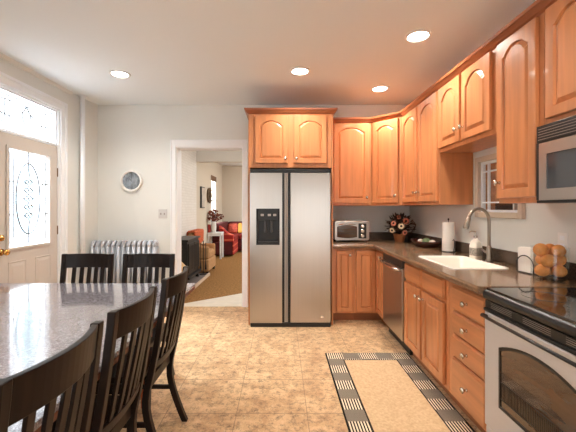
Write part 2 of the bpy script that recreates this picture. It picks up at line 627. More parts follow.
# doorway trim
m = MB()
m.box(-1.497, DX0, YB - 0.022, YB, 0, 2.264)
m.box(DX1, -0.447, YB - 0.022, YB, 0, 2.264)
m.box(DX0, DX1, YB - 0.022, YB, DZ, 2.264)
m.box(-1.497, -1.480, YB - 0.032, YB - 0.022, 0, 2.264)
m.box(-0.464, -0.447, YB - 0.032, YB - 0.022, 0, 2.264)
m.box(-1.497, -0.447, YB - 0.032, YB - 0.022, 2.247, 2.264)
struct(m.build('trim_1', M_['trim'], None, 0.003))
m = MB()
m.box(DX0, DX0 + 0.012, YB, YB + 0.2, 0, DZ)
m.box(DX1 - 0.012, DX1, YB, YB + 0.2, 0, DZ)
m.box(DX0, DX1, YB, YB + 0.2, DZ - 0.012, DZ)
struct(m.build('trim_2', M_['trim']))
struct(bx('baseboard_back', M_['trim'], -2.488, -1.497, YB - 0.018, YB, 0, 0.15, None, 0.004))
m = MB()
m.box(XL, XL + 0.018, Y0, EY0 - 0.1, 0, 0.15)
m.box(XL, XL + 0.018, EY1 + 0.1, 4.04, 0, 0.15)
struct(m.build('baseboard_left', M_['trim'], None, 0.004))
# shallow dark-shadowed cove at the left ceiling edge
struct(MB().loops([[(XL, y, ZC - 0.035), (XL + 0.02, y, ZC - 0.03), (XL + 0.035, y, ZC), (XL, y, ZC)] for y in (Y0, 4.1)]).build('trim_3', M_['wall']))

# ---- entry door on the left wall (local x runs away from the camera, front faces the room)
def placed(name, loc, rz):
    o = bpy.data.objects.new(name, None)
    COL.objects.link(o)
    o.location = loc
    o.rotation_euler = (0, 0, rz)
    return o


# casing
c = 0.095
m = MB()
m.box(XL, XL + 0.02, EY0 - c, EY0, 0, EZ)
m.box(XL, XL + 0.02, EY1, EY1 + c, 0, EZ)
m.box(XL, XL + 0.02, EY0 - c, EY1 + c, EZ, EZ + c)
m.box(XL + 0.02, XL + 0.034, EY0 - c, EY0 - 0.065, 0, EZ + 0.065)
m.box(XL + 0.02, XL + 0.034, EY1 + 0.065, EY1 + c, 0, EZ + 0.065)
m.box(XL + 0.02, XL + 0.034, EY0 - c, EY1 + c, EZ + 0.065, EZ + c)
struct(m.build('trim_4', M_['trim'], None, 0.003))
m = MB()
m.box(XL - 0.14, XL, EY0, EY0 + 0.02, 0, EZ)
m.box(XL - 0.14, XL, EY1 - 0.02, EY1, 0, EZ)
m.box(XL - 0.14, XL, EY0, EY1, EZ - 0.02, EZ)
m.box(XL - 0.14, XL - 0.005, EY0, EY1, 2.05, 2.062)
struct(m.build('trim_5', M_['trim'], None, 0.002))

dr = struct(placed('door_1', (XL - 0.015, EY0 + 0.022, 0.008), PI / 2))
DW_, DH_ = 0.886, 2.036
LX0, LX1, LZ0, LZ1 = 0.185, 0.745, 0.955, 1.90      # lite opening
m = MB()
m.box(0, LX0, 0, 0.045, 0, DH_)
m.box(LX1, DW_, 0, 0.045, 0, DH_)
m.box(LX0, LX1, 0, 0.045, LZ1, DH_)
m.box(LX0, LX1, 0, 0.045, 0, LZ0)
m.build('slab', M_['doorpaint'], dr, 0.002)


def panel_loops(x0, x1, z0, z1, yf):
    def rect(i, y):
        return [(x0 + i, y, z0 + i), (x1 - i, y, z0 + i), (x1 - i, y, z1 - i), (x0 + i, y, z1 - i)]
    return [rect(0, yf), rect(0.006, yf - 0.006), rect(0.018, yf - 0.001), rect(0.05, yf - 0.008)]


for (a, b_, z0, z1) in ((0.185, 0.41, 0.18, 0.82), (0.535, 0.775, 0.18, 0.82)):
    MB().loops(panel_loops(a, b_, z0, z1, 0.0)).build('raised_panel', M_['doorpaint'], dr)
m = MB()
f = 0.028
for (a, b_, z0, z1) in ((LX0 - f, LX0, LZ0 - f, LZ1 + f), (LX1, LX1 + f, LZ0 - f, LZ1 + f), (LX0, LX1, LZ1, LZ1 + f), (LX0, LX1, LZ0 - f, LZ0)):
    m.box(a, b_, -0.014, 0.0, z0, z1)
m.build('glazing_bead', M_['doorpaint'], dr, 0.004)
gl = bx('glass_pane', M_['leadglass'], LX0, LX1, 0.018, 0.026, LZ0, LZ1, dr)
# leaded pattern
m = MB()
cxm, czm = (LX0 + LX1) / 2, (LZ0 + LZ1) / 2
rw = 0.006
for i in (0.035, 0.085):
    m.tube([(LX0 + i, 0.016, LZ0 + i), (LX1 - i, 0.016, LZ0 + i), (LX1 - i, 0.016, LZ1 - i), (LX0 + i, 0.016, LZ1 - i)], rw, 6, closed=True)
orx, orz = 0.165, 0.36
m.tube([(cxm + orx * math.cos(t * PI / 24), 0.016, czm + orz * math.sin(t * PI / 24)) for t in range(48)], rw * 1.3, 6, closed=True)
for sgn in (-1, 1):
    m.tube([(cxm, 0.016, czm + sgn * orz), (cxm, 0.016, czm + sgn * 0.30), (cxm + 0.012, 0.016, czm + sgn * 0.24), (cxm, 0.016, czm + sgn * 0.2)], rw, 6)
    m.tube([(cxm, 0.016, czm + sgn * orz), (cxm, 0.016, czm + sgn * 0.4725)], rw, 6)
    for x in (LX0, LX1):
        d_ = 1 if x == LX0 else -1
        for z in (0.16, -0.16):
            m.tube([(x, 0.016, czm + z), (x + d_ * 0.085, 0.016, czm + z)], rw, 6)
rc = 0.0045
for k in range(5):
    zc = czm + (k - 2) * 0.085
    rr = 0.085 - 0.014 * abs(k - 2)
    for sgn in (-1, 1):
        m.tube([(cxm + sgn * rr * math.sin(t * PI / 10), 0.016, zc - 0.04 + 0.08 * t / 10 + 0.015 * math.sin(t * PI / 5)) for t in range(11)], rc, 6)
        m.tube([(cxm + sgn * (0.03 + 0.025 * math.cos(t * PI / 6)), 0.016, zc + 0.022 * math.sin(t * PI / 6)) for t in range(12)], rc, 6, closed=True)
m.build('leaded_pattern', M_['came'], gl)
MB().loops([[(cxm + orx * math.cos(t * PI / 24), y, czm + orz * math.sin(t * PI / 24)) for t in range(48)] for y in (0.028, 0.033)]).build('oval_pane', M_['ovalglass'], gl)
KX = 0.105
MX = T(KX, 0, 0.925) @ R('X', 90)
MB().lathe([(0.032, 0.0), (0.032, 0.008), (0.012, 0.012), (0.011, 0.035), (0.026, 0.042), (0.030, 0.055), (0.024, 0.068), (0.004, 0.072)], 20, MX).build('door_knob', M_['brass'], dr, smooth=True)
MX = T(KX, 0, 1.055) @ R('X', 90)
MB().lathe([(0.030, 0.0), (0.028, 0.012), (0.014, 0.016), (0.012, 0.028), (0.003, 0.03)], 20, MX).build('deadbolt', M_['brass'], dr, smooth=True)
for z in (0.22, 1.08, 1.74):
    MB().box(DW_ - 0.006, DW_ + 0.012, -0.008, 0.006, z - 0.05, z + 0.05).build('hinge', M_['bronze'], dr, 0.003)

# transom window above the door
tw = struct(placed('window_1', (XL - 0.02, EY0 + 0.02, 0), PI / 2))
TW = EY1 - EY0 - 0.04
m = MB()
m.box(0, TW, 0, 0.04, 2.063, 2.078)
m.box(0, TW, 0, 0.04, 2.44, 2.455)
m.box(0, 0.02, 0, 0.04, 2.078, 2.44)
m.box(TW - 0.02, TW, 0, 0.04, 2.078, 2.44)
m.build('window_frame', M_['trim'], tw, 0.002)
gl = bx('glass_pane', M_['leadglass'], 0.02, TW - 0.02, 0.018, 0.024, 2.078, 2.44, tw)
m = MB()
for i in (0.03, 0.07):
    m.tube([(0.02 + i * 1.6, 0.016, 2.078 + i), (TW - 0.02 - i * 1.6, 0.016, 2.078 + i), (TW - 0.02 - i * 1.6, 0.016, 2.44 - i), (0.02 + i * 1.6, 0.016, 2.44 - i)], rw, 6, closed=True)
xm = TW / 2
for sgn in (-1, 1):
    m.tube([(xm + sgn * 0.20 * t / 8, 0.016, 2.37 - 0.15 * (t / 8) ** 0.6) for t in range(9)] + [(xm + sgn * 0.33, 0.016, 2.23)], rw, 6)
    m.tube([(xm + sgn * 0.055 * math.sin(t * PI / 8), 0.016, 2.16 + 0.21 * t / 8) for t in range(9)], rw, 6)
    for q in (0.22, 0.27):
        m.tube([(xm + sgn * q, 0.016, 2.19), (xm + sgn * q, 0.016, 2.37)], rw, 6)
m.build('leaded_pattern', M_['came'], gl)

# frames of the window and patio door behind the camera
m = MB()
for x in (-2.3, -1.675, -1.05):
    m.box(x, x + 0.05, Y0 - 0.1, Y0 - 0.02, 0.8, 2.2)
for z in (0.8, 1.48, 2.15):
    m.box(-2.3, -1.0, Y0 - 0.1, Y0 - 0.02, z, z + 0.05)
struct(m.build('window_3', M_['trim']))
m = MB()
for x in (0.45, 1.31):
    m.box(x, x + 0.09, Y0 - 0.09, Y0 - 0.03, 0.01, 2.1)
m.box(0.45, 1.4, Y0 - 0.09, Y0 - 0.03, 0.01, 0.22)
m.box(0.45, 1.4, Y0 - 0.09, Y0 - 0.03, 2.0, 2.1)
struct(m.build('door_2', M_['trim']))

# window over the sink
wn = struct(placed('window_2', (XR, WY1, 0), -PI / 2))       # local x towards the camera, front into the room
WWD = WY1 - WY0
m = MB()
c = 0.045
m.box(-c, 0, -0.03, 0.0, WZ0 - c, WZ1 + c)
m.box(WWD, WWD + c, -0.03, 0.0, WZ0 - c, WZ1 + c)
m.box(0, WWD, -0.03, 0.0, WZ1, WZ1 + c)
m.box(0, WWD, -0.03, 0.0, WZ0 - c, WZ0)
m.build('window_frame', M_['sash'], wn, 0.004)
m = MB()
b2 = 0.020
m.box(0, b2, 0.0, 0.03, WZ0, WZ1)
m.box(WWD - b2, WWD, 0.0, 0.03, WZ0, WZ1)
m.box(0, WWD, 0.0, 0.03, WZ0, WZ0 + b2)
m.box(0, WWD, 0.0, 0.03, WZ1 - b2, WZ1)
for x in (0.085, WWD - 0.097):
    m.box(x, x + 0.012, 0.004, 0.026, WZ0, WZ1)
for z in (WZ0 + 0.075, WZ1 - 0.09):
    m.box(0, WWD, 0.004, 0.026, z, z + 0.012)
m.build('sash', M_['trim'], wn, 0.002)
m = MB()
m.box(0, 0.008, 0.031, 0.12, WZ0, WZ1).box(WWD - 0.008, WWD, 0.031, 0.12, WZ0, WZ1).box(0.008, WWD - 0.008, 0.031, 0.12, WZ0, WZ0 + 0.008).box(0.008, WWD - 0.008, 0.031, 0.12, WZ1 - 0.008, WZ1)
m.build('brown_jamb', M_['pane_brown'], wn)  # lining coloured brown to carry on the pane reflection
bx('glass_pane', M_['glass'], b2, WWD - b2, 0.012, 0.016, WZ0 + b2, WZ1 - b2, wn)
struct(bx('wall_pane_backdrop', M_['pane_brown'], XR + 0.8, XR + 0.9, 1.5, 7.5, 1.41, 2.6))  # added backdrop, coloured like the cabinets reflected in the panes
struct(bx('wall_pane_backdrop_dark', M_['espresso'], XR + 0.8, XR + 0.9, 1.5, 7.5, 0.0, 1.409))  # added lower backdrop, dark like the reflection in the bottom panes
struct(bx('ceiling_light_block', M_['trim'], XR + 0.12, XR + 0.9, 1.5, 7.5, 2.601, 2.65))  # unseen cover added to keep daylight off the backdrop
struct(bx('wall_light_block_near', M_['pane_brown'], XR + 0.121, XR + 0.9, 1.4, 1.5, 0.0, 2.1))  # unseen end added to shut out daylight, open at the top
struct(bx('wall_light_block_end', M_['pane_brown'], XR + 0.121, XR + 0.9, 7.5, 7.6, 0.0, 2.65))  # unseen closure added at the far end to keep the backdrop dim

# ------------------------------------------------------------------ hall and front room beyond the doorway
HY = 11.2
struct(MB().add([(-3.0, YB + 0.2, 0.001), (2.4, YB + 0.2, 0.001), (2.4, HY, 0.001), (-3.0, HY, 0.001), (-3.0, YB + 0.2, -0.05), (2.4, YB + 0.2, -0.05), (2.4, HY, -0.05), (-3.0, HY, -0.05)],
                [(0, 1, 2, 3), (7, 6, 5, 4), (0, 4, 5, 1), (1, 5, 6, 2), (2, 6, 7, 3), (3, 7, 4, 0)]).build('floor_hall', M_['carpet']))
# slant-edged threshold floor; its overexposed brightness is mixed into the pale colour
lo = [(DX0, YB + 0.005), (DX1, YB + 0.005), (DX1, 5.37), (DX0, 4.68)]
struct(MB().loops([[(x, y, z) for x, y in lo] for z in (-0.02, 0.004)]).build('trim_6', M_['threshold']))
struct(bx('wall_hall_left', M_['brick'], -2.1, -1.9, YB + 0.2, 7.6, 0, ZC))
struct(bx('ceiling_hall', M_['ceil'], -3, 2.4, YB + 0.2, HY + 0.1, ZC, ZC + 0.08))
struct(bx('wall_arch', M_['hallwall'], -2.1, 2.4, 7.6, 7.8, 2.385, ZC))
struct(bx('wall_hall_right', M_['hallwall'], 2.4, 2.5, YB + 0.2, HY, 0, ZC))
struct(bx('wall_far', M_['farwall'], -2.3, 2.5, HY, HY + 0.1, 0, ZC))
FY0, FY1, FZ0, FZ1 = 9.41, 10.14, 0.85, 2.26
m = MB()
FX = -1.95
m.box(FX - 0.15, FX, 7.6, FY0, 0, ZC)
m.box(FX - 0.15, FX, FY1, HY, 0, ZC)
m.box(FX - 0.15, FX, FY0, FY1, 0, FZ0)
m.box(FX - 0.15, FX, FY0, FY1, FZ1, ZC)
struct(m.build('wall_far_left', M_['farwall']))
fw = struct(placed('window_4', (FX, FY0, 0), PI / 2))
fwW = FY1 - FY0
m = MB()
m.box(0, 0.06, 0.0, 0.05, FZ0, FZ1)
m.box(fwW - 0.06, fwW, 0.0, 0.05, FZ0, FZ1)
m.box(0, fwW, 0.0, 0.05, FZ0, FZ0 + 0.06)
m.box(0, fwW, 0.0, 0.05, FZ1 - 0.06, FZ1)
m.box(0, fwW, 0.01, 0.04, 1.52, 1.57)
m.build('window_frame', M_['trim'], fw)
bx('glass_pane', M_['glass'], 0.06, fwW - 0.06, 0.02, 0.025, FZ0 + 0.06, FZ1 - 0.06, fw)
bx('blind', M_['blind'], 0.0, fwW, -0.012, 0.0, FZ1 - 0.15, FZ1, fw)
struct(MB().loops([[(x, y, z) for x, y in ((-1.899, 5.3), (-1.46, 5.3), (-1.44, 6.72), (-1.899, 6.72))] for z in (0.002, 0.045)]).build('hearth', M_['hearth']))
hs = bpy.data.objects['hearth']
MB().sweep([(-1.9, 5.285, 0.027), (-1.445, 5.285, 0.027), (-1.425, 6.72, 0.027)], 0.03, 0.05).build('edging', M_['hearthedge'], hs)

# ------------------------------------------------------------------ cabinets
def arch_shape(s):
    q = abs(s) / 0.9
    return 0.0 if q >= 1 else (1 - q * q) ** 0.8


def door_loop(x0, x1, z0, zs, rise, y, K=18):
    p = [(x0, y, z0), (x1, y, z0), (x1, y, zs)]
    for k in range(1, K):
        s = 1 - 2 * k / K
        p.append(((x0 + x1) / 2 + s * (x1 - x0) / 2, y, zs + rise * arch_shape(s)))
    p.append((x0, y, zs))
    return p


def door_panel(name, x0, z0, w, h, yb, parent, arch=0.0, t=0.025, fr=0.055, knob=None, m='wood', kz=None):
    """raised-panel door: back face at y=yb, front towards -y"""
    yf = yb - t
    x1, z1 = x0 + w, z0 + h
    top = z1 - fr - arch
    L = []
    L.append(door_loop(x0, x1, z0, z1, 0, yb - 0.003))
    L.append(door_loop(x0, x1, z0, z1, 0, yf + 0.004))
    L.append(door_loop(x0 + 0.004, x1 - 0.004, z0 + 0.004, z1 - 0.004, 0, yf))
    L.append(door_loop(x0 + fr, x1 - fr, z0 + fr, top, arch, yf))
    L.append(door_loop(x0 + fr + 0.005, x1 - fr - 0.005, z0 + fr + 0.005, top - 0.004, arch, yf + 0.013))
    g = 0.030 if w > 0.25 else 0.018
    L.append(door_loop(x0 + fr + g, x1 - fr - g, z0 + fr + g, top - g * 0.75, arch, yf + 0.002))
    o = MB().loops(L).build(name, M_[m], parent)
    if knob:
        kx = x0 + 0.03 if knob == 'l' else x1 - 0.03
        make_knob(kx, kz, yf, o)
    return o


def make_knob(x, z, y, parent):
    MX = T(x, y, z) @ R('X', 90)
    MB().lathe([(0.011, 0), (0.007, 0.004), (0.0065, 0.016), (0.015, 0.021), (0.0185, 0.028), (0.014, 0.034), (0.003, 0.036)], 14, MX).build('knob', M_['nickel'], parent, smooth=True)


def drawer_front(name, x0, z0, w, h, yb, parent, knobs=True, t=0.024):
    def rect(i, y):
        return [(x0 + i, y, z0 + i), (x0 + w - i, y, z0 + i), (x0 + w - i, y, z0 + h - i), (x0 + i, y, z0 + h - i)]
    o = MB().loops([rect(0, yb - 0.003), rect(0, yb - t * 0.45), rect(0.005, yb - t * 0.6), rect(0.012, yb - t)]).build(name, M_['woodh'], parent)
    if knobs:
        make_knob(x0 + w / 2, z0 + h / 2, yb - t, o)
    return o


UD = 0.305      # upper depth
UZ0, UZ1 = 1.37, 2.42
WG = 'maple wall cabinets with arched doors'
BG = 'maple base cabinets under the worktop'


def upper(label, loc, rz, w, z0, doors, depth=UD, knobside=None, name='wall_cabinet', z1=UZ1, dz0=0.033, dz1=0.016, arch=0.055):
    r = thing(name, label, 'cabinet', loc, rz, WG)
    m = MB().box(0.001, w - 0.001, -depth, -0.002, z0, z1)
    m.build('carcass', M_['wood'], r, 0.002)
    for i, (a, b) in enumerate(doors):
        door_panel('door', a, z0 + dz0, b - a, z1 - dz1 - z0 - dz0, -depth, r, arch, knob=(knobside[i] if knobside else None), kz=z0 + dz0 + (0.10 if rz else 0.07))
    return r


# tall refrigerator surround: cabinet above plus two full-height side panels
FXa, FXb, FYf = -0.372, 0.595, 3.86
r = thing('refrigerator_cabinet', 'maple cabinet with two short arched doors above the steel refrigerator', 'cabinet', (FXa, YB, 0), 0, WG)
dp = YB - FYf
MB().box(0.018, FXb - FXa - 0.018, -dp, -0.002, 1.80, UZ1).build('carcass', M_['wood'], r, 0.002)
MB().box(0, 0.017, -dp, -0.002, 0, UZ1).build('side_panel', M_['wood'], r, 0.001)
MB().box(FXb - FXa - 0.017, FXb - FXa, -dp, -0.002, 0, UZ1).build('side_panel', M_['wood'], r, 0.001)
door_panel('door', 0.078, 1.85, 0.372, 0.538, -dp, r, 0.055, knob='r', kz=1.90)
door_panel('door', 0.518, 1.85, 0.372, 0.538, -dp, r, 0.055, knob='l', kz=1.90)

upper('single-door maple wall cabinet above the toaster oven', (0.596, YB, 0), 0, 0.539, UZ0, [(0.068, 0.508)], 0.325, 'r')
# diagonal corner unit
r = thing('corner_wall_cabinet', 'angled maple wall cabinet across the room corner above the flowers', 'cabinet', (0, 0, 0), 0, WG)
P1, P2 = Vector((1.137, 4.265)), Vector((1.42, 3.982))
pl = [(1.137, YB - 0.002), (1.137, 4.265), (1.42, 3.982), (XR - 0.002, 3.982), (XR - 0.002, YB - 0.002)]
MB().loops([[(x, y, z) for x, y in pl] for z in (UZ0, UZ1)]).build('carcass', M_['wood'], r, 0.002)
hold = thing('tmp', 'x', 'x', (P1.x, P1.y, 0), -PI / 4)
dl = (P2 - P1).length
d = door_panel('door', 0.035, UZ0 + 0.033, dl - 0.07, UZ1 - UZ0 - 0.049, 0, None, 0.05, knob='r', kz=UZ0 + 0.115)
d.parent = r
d.location = (P1.x, P1.y, 0)
d.rotation_euler = (0, 0, -PI / 4)
bpy.data.objects.remove(hold)

RZ = -PI / 2
upper('two-door maple wall cabinet above the fruit tray and paper towels', (XR, 3.980, 0), RZ, 0.914, UZ0, [(0.02, 0.440), (0.475, 0.895)], UD + 0.0, 'rl')
upper('short two-door maple wall cabinet bridging over the sink window', (XR, 3.065, 0), RZ, 0.83, 1.84, [(0.012, 0.375), (0.405, 0.768)], UD, 'rl', arch=0.07)
upper('narrow single-door maple wall cabinet beside the microwave', (XR, 2.234, 0), RZ, 0.388, UZ0, [(0.012, 0.352)], UD, 'l')
upper('maple wall cabinet directly above the microwave', (XR, 1.845, 0), RZ, 0.762, 1.785, [(0.03, 0.37), (0.39, 0.73)], UD, 'rl')


# crown moulding swept along the cabinet tops
def crown_sweep(path, name):
    prof = [(-0.03, 2.412), (0.003, 2.412), (0.008, 2.420), (0.016, 2.424), (0.034, 2.450), (0.042, 2.453), (0.046, 2.472), (-0.03, 2.472)]
    pts = [Vector(p) for p in path]
    ls = []
    for i, p in enumerate(pts):
        def nrm(a, b):
            t = (b - a).normalized()
            return Vector((t.y, -t.x))
        if i == 0:
            n = nrm(pts[0], pts[1])
        elif i == len(pts) - 1:
            n = nrm(pts[-2], pts[-1])
        else:
            n1, n2 = nrm(pts[i - 1], p), nrm(p, pts[i + 1])
            n = (n1 + n2) / (1 + n1.dot(n2))
        ls.append([(p.x + n.x * o, p.y + n.y * o, z) for o, z in prof])
    return MB().loops(ls).build(name, M_['crown'])


fx = 1.42
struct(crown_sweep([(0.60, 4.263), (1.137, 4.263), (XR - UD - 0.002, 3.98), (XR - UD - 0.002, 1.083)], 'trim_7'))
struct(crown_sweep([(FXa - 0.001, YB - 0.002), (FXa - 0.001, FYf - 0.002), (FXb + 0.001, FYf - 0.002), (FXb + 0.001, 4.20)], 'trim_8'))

# ---- base cabinets
BD = 0.61
BZ0, BZ1 = 0.10, 0.874


def base(label, loc, rz, w, name='base_cabinet', top=BZ1):
    r = thing(name, label, 'cabinet', loc, rz, BG)
    m = MB().box(0.001, w - 0.001, -BD, -0.002, BZ0, top)
    if top < BZ1:      # open above for the sink bowl: face frame and side cheeks only
        m.box(0.001, w - 0.001, -BD, -BD + 0.02, top, BZ1).box(0.001, 0.019, -BD + 0.02, -0.002, top, BZ1).box(w - 0.019, w - 0.001, -BD + 0.02, -0.002, top, BZ1)
    m.build('carcass', M_['wood'], r, 0.002)
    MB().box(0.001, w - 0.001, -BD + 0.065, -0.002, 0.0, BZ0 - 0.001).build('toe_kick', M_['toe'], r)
    return r


r = base('narrow maple base cabinet next to the refrigerator below the toaster oven', (0.596, YB, 0), 0, 0.267)
door_panel('door', 0.055, 0.125, 0.185, 0.715, -BD, r, 0, fr=0.045, knob='r', kz=0.79)
# corner unit with two hinged doors at a right angle
CXf, CYf = XR - BD - 0.0, YB - BD
r = thing('corner_base_cabinet', 'maple corner base cabinet with two doors meeting at the inside corner', 'cabinet', (0, 0, 0), 0, BG)
pl = [(0.864, YB - 0.002), (0.864, CYf), (CXf, CYf), (CXf, 3.682), (XR - 0.002, 3.682), (XR - 0.002, YB - 0.002)]
MB().loops([[(x, y, z) for x, y in pl] for z in (BZ0, BZ1)]).build('carcass', M_['wood'], r, 0.002)
pl = [(0.864, YB - 0.002), (0.864, CYf + 0.065), (CXf + 0.065, CYf + 0.065), (CXf + 0.065, 3.682), (XR - 0.002, 3.682), (XR - 0.002, YB - 0.002)]
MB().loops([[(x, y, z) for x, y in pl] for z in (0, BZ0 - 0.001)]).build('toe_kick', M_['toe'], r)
d = door_panel('door', 0.885, 0.125, 0.225, 0.715, CYf, r, 0, fr=0.048)
d = door_panel('door', 0.022, 0.125, 0.262, 0.715, 0, r, 0, fr=0.05, knob='r', kz=0.79)
d.location = (CXf, CYf, 0)
d.rotation_euler = (0, 0, RZ)

r = base('maple sink base cabinet with two false drawer fronts over two doors', (XR, 3.075, 0), RZ, 0.795, top=0.74)
for a, b, kn in ((0.022, 0.372, 'r'), (0.402, 0.752, 'l')):
    drawer_front('false_drawer_front', a, 0.706, b - a, 0.143, -BD, r, False)
    door_panel('door', a, 0.125, b - a, 0.56, -BD, r, 0, knob=kn, kz=0.625)
r = base('maple base cabinet with a stack of four drawers beside the range', (XR, 2.279, 0), RZ, 0.445)
for z0, z1 in ((0.686, 0.838), (0.534, 0.672), (0.386, 0.522), (0.120, 0.374)):
    drawer_front('drawer', 0.072, z0, 0.365, z1 - z0, -BD, r)

# ---- worktop: L shape with the sink cut-out, ends at the range
SX0, SX1, SY0, SY1 = 1.205, 1.595, 2.36, 2.97
WZa, WZb = 0.876, 0.914
CF = 1.085                  # right-run front edge
BF = YB - 0.645             # back-run front edge
REND = 1.833
w_ = MB()
w_.box(0.597, XR - 0.001, BF, YB - 0.001, WZa, WZb)
w_.box(CF, XR - 0.001, SY1, BF, WZa, WZb)
w_.box(CF, SX0, SY0, SY1, WZa, WZb)
w_.box(SX1, XR - 0.001, SY0, SY1, WZa, WZb)
w_.box(CF, XR - 0.001, REND, SY0, WZa, WZb)
wt = w_.build('worktop', M_['counter'])
tag(wt, 'brown speckled L-shaped worktop along the back and right walls', 'worktop')
m = MB()
nose = [(x, z) for x, z in ((0.0, WZa - 0.004), (0.012, WZa - 0.004), (0.02, WZa + 0.006), (0.02, WZb - 0.012), (0.012, WZb), (0.0, WZb + 0.0005))]
pth = [Vector((0.597, BF)), Vector((CF, BF)), Vector((CF, REND))]
ls = []
for i, p in enumerate(pth):
    n = (Vector((0, -1)), Vector((-1, -1)), Vector((-1, 0)))[i]
    ls.append([(p.x + n.x * o, p.y + n.y * o, z) for o, z in nose])
m.loops(ls)
m.build('front_edge', M_['counter'], wt)
m = MB()
m.box(0.597, XR - 0.021, YB - 0.021, YB - 0.002, WZb + 0.0005, WZb + 0.10)
m.box(XR - 0.021, XR - 0.002, REND, YB - 0.002, WZb + 0.0005, WZb + 0.10)
m.build('backsplash', M_['splash'], wt, 0.003)

# ---- sink
sk = thing('kitchen_sink', 'cream single-bowl sink set into the brown worktop under the window', 'sink', ((SX0 + SX1) / 2, (SY0 + SY1) / 2, WZb))


def rrect(hx, hy, r_, z, n=5):
    p = []
    for cx_, cy_, a0 in ((hx - r_, hy - r_, 0), (-hx + r_, hy - r_, 90), (-hx + r_, -hy + r_, 180), (hx - r_, -hy + r_, 270)):
        for k in range(n + 1):
            a = math.radians(a0 + 90 * k / n)
            p.append((cx_ + r_ * math.cos(a), cy_ + r_ * math.sin(a), z))
    return p


hx, hy = (SX1 - SX0) / 2, (SY1 - SY0) / 2
MB().loops([rrect(hx + 0.012, hy + 0.012, 0.05, 0.001), rrect(hx + 0.010, hy + 0.010, 0.05, 0.006), rrect(hx - 0.006, hy - 0.006, 0.045, 0.006), rrect(hx - 0.016, hy - 0.016, 0.045, -0.01),
            rrect(hx - 0.03, hy - 0.03, 0.05, -0.12), rrect(hx - 0.06, hy - 0.06, 0.05, -0.14)], False, True).build('basin', M_['sink'], sk, smooth=False)
MB().lathe([(0.045, -0.1395), (0.045, -0.136), (0.03, -0.136), (0.028, -0.138)], 20).build('drain', M_['chrome'], sk)

# ---- faucet
fc = thing('faucet', 'tall brushed metal gooseneck faucet standing behind the sink', 'faucet', (1.662, 2.70, WZb + 0.0005), math.radians(196))
MB().lathe([(0.028, 0), (0.028, 0.006), (0.022, 0.012), (0.0195, 0.03), (0.019, 0.09), (0.017, 0.11), (0.0135, 0.125)], 20).build('base', M_['faucet'], fc, smooth=True)
pts = [(0, 0, 0.12), (0, 0, 0.22), (0, 0, 0.305)]
for k in range(1, 13):
    a = PI - k * PI * 0.92 / 12
    pts.append((0.102 + 0.102 * math.cos(a), 0, 0.318 + 0.102 * math.sin(a)))
MB().tube(pts, 0.0125, 14).build('spout', M_['faucet'], fc, smooth=True)
e = Vector(pts[-1])
dv = (Vector(pts[-1]) - Vector(pts[-2])).normalized()
MB().tube([e - dv * 0.01, e + dv * 0.01, e + dv * 0.03, e + dv * 0.075, e + dv * 0.085], [0.014, 0.017, 0.0175, 0.022, 0.019], 14).build('spray_head', M_['faucet'], fc, smooth=True)
MB().tube([(0, -0.015, 0.065), (0.0, -0.045, 0.075), (0.0, -0.075, 0.095)], [0.010, 0.009, 0.006], 10).build('lever', M_['faucet'], fc, smooth=True)

# ---- dishwasher
dw = thing('dishwasher', 'stainless dishwasher under the worktop between corner and sink cabinets', 'dishwasher', (XR, 3.679, 0), RZ)
MB().box(0.002, 0.600, -0.57, -0.01, 0.0, 0.868).build('tub_body', M_['black'], dw)
dd = MB().box(0.010, 0.592, -0.640, -0.572, 0.12, 0.78).build('door', M_['steel'], dw, 0.006)
MB().box(0.010, 0.592, -0.637, -0.572, 0.785, 0.866).build('control_panel', M_['darkgrey'], dw, 0.006)
MB().tube([(0.035, -0.640, 0.765), (0.035, -0.672, 0.772), (0.16, -0.688, 0.772), (0.30, -0.694, 0.772), (0.44, -0.688, 0.772), (0.567, -0.672, 0.772), (0.567, -0.640, 0.765)], 0.013, 10).build('handle', M_['chrome'], dd, smooth=True)

# ---- refrigerator
fr = thing('refrigerator', 'tall stainless side-by-side refrigerator with black ice dispenser', 'refrigerator', (-0.350, 3.797, 0))
FW = 0.912
MB().box(0.004, FW - 0.004, 0.062, 0.75, 0.03, 1.735).build('body', M_['darkgrey'], fr)
MB().box(0.004, FW - 0.004, 0.005, 0.62, 1.738, 1.778).build('hinge_cover_gap', M_['black'], fr, 0.003)  # hinge cover, run full width in black for the shaded gap above
MB().box(0.006, FW - 0.006, 0.004, 0.10, 0.0, 0.045).build('toe_grille', M_['black'], fr, 0.004)
sp_ = 0.408
# left door with dispenser opening
ax0, ax1, az0, az1 = 0.072, 0.335, 0.925, 1.334
m = MB()
m.box(0, ax0, 0, 0.06, 0.048, 1.735)
m.box(ax1, sp_ - 0.045, 0, 0.06, 0.048, 1.735)
m.box(ax0, ax1, 0, 0.06, az1, 1.735)
m.box(ax0, ax1, 0, 0.06, 0.048, az0)
ld = m.build('freezer_door', M_['steel'], fr)
rd = MB().box(sp_ + 0.045, FW, 0, 0.06, 0.048, 1.735).build('refrigerator_door', M_['steel'], fr, 0.010, segs=3)
MB().box(sp_ - 0.0455, sp_ - 0.003, 0.022, 0.06, 0.048, 1.735).build('handle_recess', M_['black'], ld)
MB().box(sp_ + 0.003, sp_ + 0.0455, 0.022, 0.06, 0.048, 1.735).build('handle_recess', M_['black'], rd)
for s_, d_ in ((-1, ld), (1, rd)):
    MB().box(sp_ + s_ * 0.0008, sp_ + s_ * 0.020, -0.012, 0.021, 0.06, 1.732).build('handle', M_['handlegrey'], d_, 0.005)
dsp = MB()
